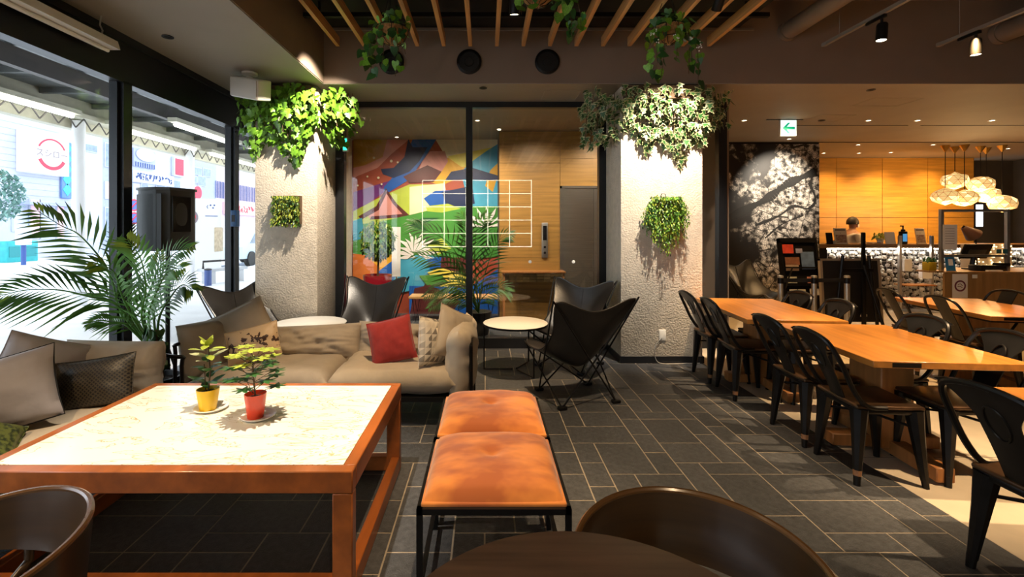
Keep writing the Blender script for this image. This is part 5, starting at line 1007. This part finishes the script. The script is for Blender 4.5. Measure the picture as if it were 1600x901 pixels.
# staff member behind the counter
def skin(name, vs, es, rs, m, parent, sub=2, root=0):
    me = bpy.data.meshes.new(name); me.from_pydata(vs, es, []); me.materials.append(m); o = link(name, me, parent)
    md = o.modifiers.new('skin', 'SKIN'); md.use_smooth_shade = True
    for i, r_ in enumerate(rs): me.skin_vertices[0].data[i].radius = r_ if isinstance(r_, tuple) else (r_, r_); me.skin_vertices[0].data[i].use_root = i == root
    s_ = o.modifiers.new('sub', 'SUBSURF'); s_.levels = sub; s_.render_levels = sub; return o
M_skin = mat('skin_tone', (.50, .27, .17), .6, var=.06); M_shirt = mat('pale_shirt', (.62, .56, .50), .85, var=.08, vs=(9, 9, 9)); M_hair = mat('dark_hair', (.02, .014, .01), .55, var=.3, vs=(40, 40, 8)); M_trouser = mat('dark_trousers', (.02, .02, .024), .8)
t = thing('person', 'staff member in pale shirt and face mask working behind the counter', 'person', (7.60, 9.55, 0))
bv = [(0, 0, .92), (0, 0, 1.12), (.02, 0, 1.30), (.04, 0, 1.40), (.05, 0, 1.47), (.06, 0, 1.535), (.075, 0, 1.60), (.06, 0, 1.67), (.03, -.17, 1.37), (.06, -.22, 1.12), (.28, -.20, 1.14), (.36, -.18, 1.15), (.03, .17, 1.37), (.06, .22, 1.12), (.28, .20, 1.14), (.36, .18, 1.15), (0, -.09, .86), (.01, -.10, .48), (-.01, -.10, .07), (.12, -.10, .035), (0, .09, .86), (.01, .10, .48), (-.01, .10, .07), (.12, .10, .035)]
be = [(0, 1), (1, 2), (2, 3), (3, 4), (4, 5), (5, 6), (6, 7), (3, 8), (8, 9), (9, 10), (10, 11), (3, 12), (12, 13), (13, 14), (14, 15), (0, 16), (16, 17), (17, 18), (18, 19), (0, 20), (20, 21), (21, 22), (22, 23)]
rs = [.13, .115, .13, .10, .05, .07, .088, .06, .055, .042, .032, .026, .055, .042, .032, .026, .085, .058, .038, .03, .085, .058, .038, .03]
pb = skin('body', bv, be, rs, M_skin, t)
for sy in (-1, 1):
    for j in range(4): obj('finger', MB().tube([(.37, sy*.18+(j-1.5)*.017, 1.15), (.405, sy*.18+(j-1.5)*.019, 1.148), (.43, sy*.18+(j-1.5)*.019, 1.135)], [.008, .008, .006], 6), M_skin, t)
    obj('thumb', MB().tube([(.345, sy*.155, 1.15), (.375, sy*.135, 1.145), (.395, sy*.13, 1.138)], [.009, .009, .007], 6), M_skin, t)
skin('shirt', [bv[0], bv[1], bv[2], bv[3], bv[8], bv[9], (.18, -.21, 1.13), bv[12], bv[13], (.18, .21, 1.13)], [(0, 1), (1, 2), (2, 3), (3, 4), (4, 5), (5, 6), (3, 7), (7, 8), (8, 9)], [.142, .128, .142, .108, .067, .056, .05, .067, .056, .05], M_shirt, t)
skin('trousers', [bv[0], bv[16], bv[17], (-.01, -.10, .1), bv[20], bv[21], (-.01, .10, .1)], [(0, 1), (1, 2), (2, 3), (0, 4), (4, 5), (5, 6)], [.137, .095, .07, .055, .095, .07, .055], M_trouser, t)
def hair(u, v): a = R(-150+300*u)+math.pi; e = R(-18+105*v); q = 1.0; return (.055+.105*math.cos(a)*math.cos(e), .095*math.sin(a)*math.cos(e), 1.615+.118*math.sin(e))
obj('hair', MB().shell(hair, 20, 10, .016), M_hair, t, ang=80)
obj('face_mask', MB().shell(lambda u, v: (.06+.112*math.cos(R(-70+140*u)), .092*math.sin(R(-70+140*u)), 1.515+.07*v), 10, 4, .004), mat('white_mask', (.72, .66, .58), .9), t)
obj('nose', MB().tube([(.155, 0, 1.615), (.178, 0, 1.585)], [.008, .014], 8), M_skin, t)
for sy in (-1, 1): obj('eye', MB().lathe([(.0, -.009), (.009, 0), (.0, .009)], 8, (.150, sy*.034, 1.618)), M_hair, t); obj('ear', MB().lathe([(.0, -.026), (.014, 0), (.0, .026)], 8, (.055, sy*.092, 1.60)), M_skin, t)
# ---------------- pendants
rr = random.Random(8); M_pend = mat('pendant_shade', (.9, .7, .4), .4, emit=(1.0, .62, .22), es=.65, var=.2); M_pend2 = mat('pendant_shade_bright', (.9, .7, .4), .4, emit=(1.0, .70, .32), es=1.4); M_brass = mat('brass', (.60, .36, .10), .3, .9)
PEN = [(1492, 282, 'upper left of the pendant cluster'), (1477, 307, 'lower left of the pendant cluster'), (1507, 309, 'lower middle of the pendant cluster'), (1532, 288, 'upper right of the pendant cluster'), (1541, 304, 'just below the upper right one in the pendant cluster'), (1566, 318, 'rightmost and lowest of the pendant cluster')]
RO = [1476, 1491.5, 1506.5, 1532, 1541.5, 1568]
for k, (px, py, lb) in enumerate(PEN):
    d = [8.75, 8.6, 8.55, 8.7, 8.85, 8.6][k]; c = P(px, py, d); cz = 3.05; t = thing('pendant_lamp', 'faceted glowing pendant lamp, '+lb, 'lamp', (c.x, d, cz), group='faceted pendant lamps over the counter'); dz = c.z-cz
    obj('ceiling_rose', MB().lathe([(.075, 0), (.07, -.01), (.012, -.12)], 8), M_brass, t, smooth=False); obj('cord', MB().cyl((0, 0, -.1), (0, 0, dz+.12), .006, n=6), M_dark, t)
    bm = bmesh.new(); bmesh.ops.create_icosphere(bm, subdivisions=2, radius=1)
    bmesh.ops.rotate(bm, verts=bm.verts[:], cent=(0, 0, 0), matrix=Matrix.Rotation(rr.uniform(0, 3), 3, 'Z')); sh = MB(); rib = MB()
    def sq(v): v = v.normalized(); f = 1+.07*math.cos(5*math.atan2(v.y, v.x)+k)+.05*math.cos(4*v.z*3); return Vector((v.x*.195*f, v.y*.195*f, v.z*.155*f+dz))
    ring = [f for f in bm.faces]
    sh.add([sq(v.co.copy()) for v in bm.verts], [[v.index for v in f.verts] for f in bm.faces]); 
    for e in bm.edges: rib.tube([sq(e.verts[0].co.copy())*1.0, sq(e.verts[1].co.copy())], .0035, 4)
    bm.free(); sh.m = [rr.choice((0, 0, 1)) for _ in sh.f]; s_ = obj('shade', sh, [M_pend, M_pend2], t, smooth=False); obj('facet_edge', rib, M_brass, s_, kind='stuff')
    point((c.x, d-.0, c.z-.30), 14, .10, AMBER)
# ---------------- till desk
K6 = 6.35/FP; XD = 6.37
t = thing('till_desk', 'timber-fronted till desk at the right edge', 'desk', (XD, 6.35, 0)); RX = Matrix.Rotation(R(90), 4, 'X'); obj('worktop', MB().prism([(-.02, .02), (2.3, .02), (2.3, -.72), (.72, -.72), (-.02, 0)], .03, Matrix.Translation((0, 0, .87)) @ RX), mat('desk_timber', (.30, .165, .06), .5, var=.2, vs=(14, 14, 1.5)), t, smooth=False)
for k in range(13): obj('front_board', MB().bb(k*.175, k*.175+.172, 0, .03, .0, .855), MATS['desk_timber'], t, smooth=False)
obj('carcass', MB().prism([(.05, -.03), (2.28, -.03), (2.28, -.70), (.73, -.70)], .855, Matrix.Translation((0, 0, .4275)) @ RX), MATS['desk_timber'], t, smooth=False); obj('side_shelf', MB().bb(-.17, .22, .05, .26, .87, .89), MATS['desk_timber'], t, smooth=False)
t = thing('desk_poster', 'white poster with round plum emblem on the till desk front', 'poster', (6.57, 6.338, .69)); obj('sheet', MB().bb(-.105, .105, 0, .004, -.165, .165), M_paper, t, smooth=False); PLUM = mat('plum_print', (.16, .03, .06), .6)
obj('emblem_ring', MB().lathe([(.058, 0), (.078, 0), (.078, .003), (.058, .003)], 28, M=Matrix.Translation((0, 0, 0)) @ Matrix.Rotation(R(90), 4, 'X'), close=False), PLUM, t); obj('emblem_marks', MB().tube([(-.03, -.002, .015), (0, -.002, .03), (.035, -.002, .0)], .004, 5).tube([(-.035, -.002, -.01), (.0, -.002, -.005), (.03, -.002, -.025)], .004, 5), PLUM, t)
tag(obj('desk_label', MB().rbox((0, 0, 0), (.07, .006, .05), .002, 1), M_paper, None, (6.78, 6.344, .82)), 'small white label beside the emblem poster', 'label')
t = thing('blue_card_stand', 'blue card in stand on the till desk corner', 'card', (6.53, 6.42, .886)); obj('card', MB().rbox((0, 0, .1), (.13, .012, .20), .003, 1, Matrix.Rotation(R(-8), 4, 'X')), mat('card_blue', (.03, .20, .42), .5), t); obj('badge', MB().bb(-.03, .03, -.012, -.005, .08, .17, M=Matrix.Rotation(R(-8), 4, 'X')), M_paper, t)
t = thing('yellow_pot_succulent', 'small green plant in yellow pot on the till desk shelf', 'plant', (6.30, 6.50, .89)); obj('pot', MB().rbox((0, 0, .06), (.11, .11, .12), .008), mat('yellow_glaze', (.50, .36, .02), .4), t); rr = random.Random(6); scatter(t, 'oval', [leaf_frame((rr.uniform(-.05, .05), rr.uniform(-.04, .04), rr.uniform(.12, .2)), (rr.uniform(-1, 1), -1, .8), .07, rr, 1) for _ in range(26)])
t = thing('till_screen', 'clear acrylic sneeze screen in aluminium frame on the till desk', 'screen', (6.42, 6.45, .885))
for x in (.0, .93): obj('upright', MB().bb(x-.02, x+.02, -.02, .02, 0, .87), M_alu, t, smooth=False)
obj('top_bar', MB().bb(0, .93, -.018, .018, .835, .87), M_alu, t, smooth=False); obj('low_bar', MB().bb(0, .93, -.018, .018, .20, .235), M_alu, t, smooth=False); obj('sheet', MB().bb(.02, .91, -.003, .003, .235, .835), M_acryl, t, smooth=False)
t = thing('notice_sheet', 'white printed sheet taped to the till screen', 'notice', (6.52, 6.425, 1.37)); obj('sheet', MB().bb(-.10, .10, 0, .003, -.18, .17), M_paper, t, smooth=False)
for k in range(7): obj('text_line', MB().bb(-.07, .06, -.002, 0, .11-k*.035, .117-k*.035), mat('grey_ink', (.35, .33, .32), .7), t, smooth=False)
t = thing('till_monitor', 'black till monitor seen from behind on the till desk', 'monitor', (7.13, 6.66, .885)); obj('display', MB().rbox((0, 0, 0), (.40, .03, .23), .008, 2, Matrix.Translation((0, 0, .27)) @ Matrix.Rotation(R(24), 4, 'X')), M_dark, t); obj('back_cover', MB().rbox((0, -.02, -.02), (.24, .03, .12), .008, 2, Matrix.Translation((0, 0, .27)) @ Matrix.Rotation(R(24), 4, 'X')), mat('monitor_grey', (.06, .055, .05), .4), t); obj('stand', MB().tube([(0, .02, .22), (0, .05, .08), (0, .02, .01)], .03, 8).rbox((0, .02, .012), (.2, .18, .02), .006), M_dark, t)
t = thing('card_terminal', 'black card terminal and drawer on the till desk', 'terminal', (7.12, 6.50, .886)); obj('body', MB().rbox((0, 0, .04), (.36, .18, .08), .012, 2), M_dark, t); obj('keypad', MB().rbox((.18, -.02, .09), (.14, .12, .05), .01, 2), M_dark, t); obj('receipt', MB().bb(-.12, .08, -.13, -.09, .0, .018), M_paper, t)
t = thing('desk_lamp', 'brown cone-shaded lamp behind the till screen', 'lamp', (7.06, 6.74, .885)); obj('shade', MB().lathe([(.02, .10), (.035, .09), (.105, -.10), (.10, -.10), (.03, .08)], 20, M=Matrix.Translation((.05, 0, .56)) @ Matrix.Rotation(R(-52), 4, 'Y'), close=False), mat('brown_shade', (.10, .04, .02), .5), t); obj('arm', MB().tube([(.20, .02, 0), (.20, .04, .45), (-.02, 0, .64)], .009, 8), M_dark, t); obj('foot', MB().lathe([(.07, 0), (.07, .015), (.02, .02)], 18, (.20, .02, 0)), M_dark, t)
t = thing('fairy_light_box', 'box of tangled fairy lights on counter behind the till', 'lights', (8.0, 7.32, .80)); obj('box', MB().rbox((0, 0, .22), (.62, .2, .44), .01), mat('cream_box', (.55, .44, .30), .7), t); obj('stand', MB().bb(-.3, .3, -.08, .08, -.8, 0), M_ctop, t, smooth=False)
rr = random.Random(2); fl = MB()
for _ in range(70): fl.lathe([(.0, -.010), (.010, 0), (.0, .010)], 6, (rr.uniform(-.3, .3), -.115, rr.uniform(.03, .43)))
obj('bulb', fl, emis('fairy_bulb', (1, .75, .4), 5), t, kind='stuff')
for x, lb in ((7.49, 'left teal price tag on the till screen bar'), (7.40, 'right teal price tag on the till screen bar')): tag(obj('price_tag', MB().rbox((0, 0, 0), (.07, .006, .06), .002, 1), mat('tag_teal', (.03, .13, .15), .5), None, (x-.19, 6.43, 1.165)), lb, 'tag')
# ---------------- shelf stand, rack, easel, stanchions in front of the counter
t = thing('shelf_stand', 'slim metal stand with timber shelf and pockets before the counter', 'stand', (7.70, 8.2, 0))
for x in (-.28, .29): obj('upright', MB().bb(x-.022, x+.022, -.02, .02, 0, 1.36), M_alu, t, smooth=False)
obj('shelf', MB().bb(-.26, .27, -.12, .14, .47, .49), M_oak, t, smooth=False); obj('base_bar', MB().bb(-.3, .31, -.15, .15, 0, .02), M_alu, t, smooth=False); obj('leaflet_pocket', MB().rbox((-.20, -.05, .84), (.14, .06, .22), .006, 1), M_paper, t); obj('leaflet_box', MB().rbox((.13, -.05, .72), (.18, .08, .24), .006, 1), M_paper, t)
t = thing('brochure_rack', 'black brochure rack with coloured leaflets before the map mural', 'rack', (4.86, 6.95, 0)); Mr = Matrix.Rotation(R(-9), 4, 'X')
obj('back_board', MB().rbox((0, 0, .80), (.54, .02, 1.08), .004, 1, Mr), M_dark, t); obj('frame', MB().bb(-.29, -.26, -.04, .04, .25, 1.35, M=Mr).bb(.26, .29, -.04, .04, .25, 1.35, M=Mr).bb(-.29, .29, -.04, .04, 1.28, 1.35, M=Mr), M_dark, t, smooth=False)
for z in (.35, .62, .88): obj('ledge', MB().bb(-.26, .26, -.06, 0, z, z+.02, M=Mr), M_dark, t, smooth=False)
for sx in (-.27, .27): obj('leg', MB().tube([(sx, -.02, 0), (sx, 0, .3)], .014, 8).tube([(sx, .35, 0), (sx, -.1, .9)], .012, 8), M_dark, t)
for x, z, w_, h_, c in ((-.17, 1.18, .17, .14, (.62, .06, .03)), (-.12, .99, .22, .12, (.25, .10, .05)), (-.13, .90, .2, .12, (.45, .32, .22)), (.12, 1.0, .2, .27, (.10, .16, .28)), (-.0, 1.15, .1, .07, (.3, .3, .42)), (-.15, .70, .14, .10, (.5, .5, .4)), (.15, .70, .14, .10, (.5, .2, .15)), (-.15, .52, .12, .08, (.5, .48, .42)), (-.02, .52, .11, .08, (.5, .48, .42)), (.17, .52, .14, .1, (.52, .48, .44))):
    obj('leaflet', MB().rbox((x, -.03, z), (w_, .008, h_), .002, 1, Mr), mat('leaflet_%d_%d' % (int(c[0]*100), int(c[2]*100)), c, .5, var=.25, vs=(12, 12, 12)), t)
t = thing('display_easel', 'black easel with dark framed board seen from behind', 'easel', (4.86, 6.0, 0)); Me = Matrix.Rotation(R(-4), 4, 'X')
obj('board', MB().rbox((0, .05, .66), (.76, .02, .82), .004, 1, Me), mat('board_black', (.010, .009, .009), .6), t); obj('board_frame', MB().bb(-.40, -.37, .03, .075, .24, 1.09, M=Me).bb(.37, .40, .03, .075, .24, 1.09, M=Me).bb(-.40, .40, .03, .075, 1.06, 1.09, M=Me), mat('bronze_trim', (.36, .28, .19), .45), t, smooth=False)
obj('mast', MB().rbox((.10, .0, .76), (.05, .03, 1.36), .008, 2, Matrix.Rotation(R(-3), 4, 'X') @ Matrix.Rotation(R(2), 4, 'Y')), M_dark, t)
for sx in (-1, 1): obj('leg', MB().tube([(sx*.17, .01, 1.13), (sx*.30, .0, 0)], .02, 8), M_dark, t)
obj('rear_leg', MB().tube([(.08, -.02, 1.0), (.1, -.40, 0)], .018, 8), M_dark, t); obj('crossbar', MB().bb(-.2, .2, -.03, -.01, .92, .96), M_dark, t, smooth=False); obj('maker_plate', MB().rbox((.12, .03, .34), (.09, .01, .035), .003, 1), M_steel, t)
PX = (3.67, 4.09, 4.50)
for x, lb in zip(PX, ('left silver queue post behind far table', 'middle silver queue post behind far table', 'right silver queue post in front of the easel')):
    t = thing('queue_post', lb, 'post', (x, 5.7, 0), group='queue posts'); obj('tube', MB().cyl((0, 0, .02), (0, 0, .80), .030, n=18), M_alu, t); obj('belt_head', MB().cyl((0, 0, .80), (0, 0, .87), .033, n=18), M_dark, t); obj('cap', MB().lathe([(.031, .87), (.034, .875), (.034, .895), (.02, .90)], 18), M_alu, t); obj('base', MB().lathe([(.16, 0), (.16, .012), (.05, .03), (.03, .05)], 24), M_alu, t)
for a, b, lb in ((PX[0], PX[1], 'black queue belt between left and middle posts'), (PX[1], PX[2], 'black queue belt between middle and right posts')): tag(obj('queue_belt', MB().bb(a+.033, b-.033, 5.696, 5.704, .815, .862), mat('belt_black', (.01, .01, .011), .8), None, smooth=False), lb, 'belt')
# ---------------- lobby bench
t = thing('lobby_bench', 'low timber bench with hairpin legs before the mural', 'bench', (-.52, 7.45, 0)); obj('seat', MB().rbox((0, 0, .385), (1.42, .34, .04), .006, 1), mat('bench_timber', (.58, .33, .12), .4, var=.2, vs=(2, 20, 20)), t)
for x in (-.6, .05, .6):
    for y in (-.12, .12): obj('hairpin_leg', MB().tube([(x-.06, y, .37), (x, y*1.15, .008), (x+.06, y, .37)], .006, 6), M_dark, t)
# ---------------- lit bottle shelving behind the camera, mirrored in the lobby glass
t = thing('lit_shelving', 'tall lit display shelving mirrored in the lobby glass', 'shelving', (-.28, -3.1, 0)); cw, chh, z0 = .69, .42, .93
obj('back_panel', MB().bb(-1.75, 1.75, -.36, -.33, 0, 3.1), M_dark, t, smooth=False); obj('base_cabinet', MB().bb(-1.75, 1.75, -.34, .02, 0, .9), M_dark, t, smooth=False); E_s = emis('shelf_led', (1, .90, .70), 9)
for j in range(6): z = z0+j*chh; obj('shelf', MB().bb(-1.74, 1.74, -.33, 0, z-.012, z+.012), M_dark, t, smooth=False); obj('shelf_light', MB().bb(-1.73, 1.73, .0, .012, z-.011, z+.011), E_s, t, smooth=False)
for i in range(6): x = -1.725+i*cw; obj('divider', MB().bb(x-.012, x+.012, -.33, 0, z0, z0+5*chh), M_dark, t, smooth=False); obj('divider_light', MB().bb(x-.011, x+.011, .0, .012, z0, z0+5*chh), E_s, t, smooth=False)
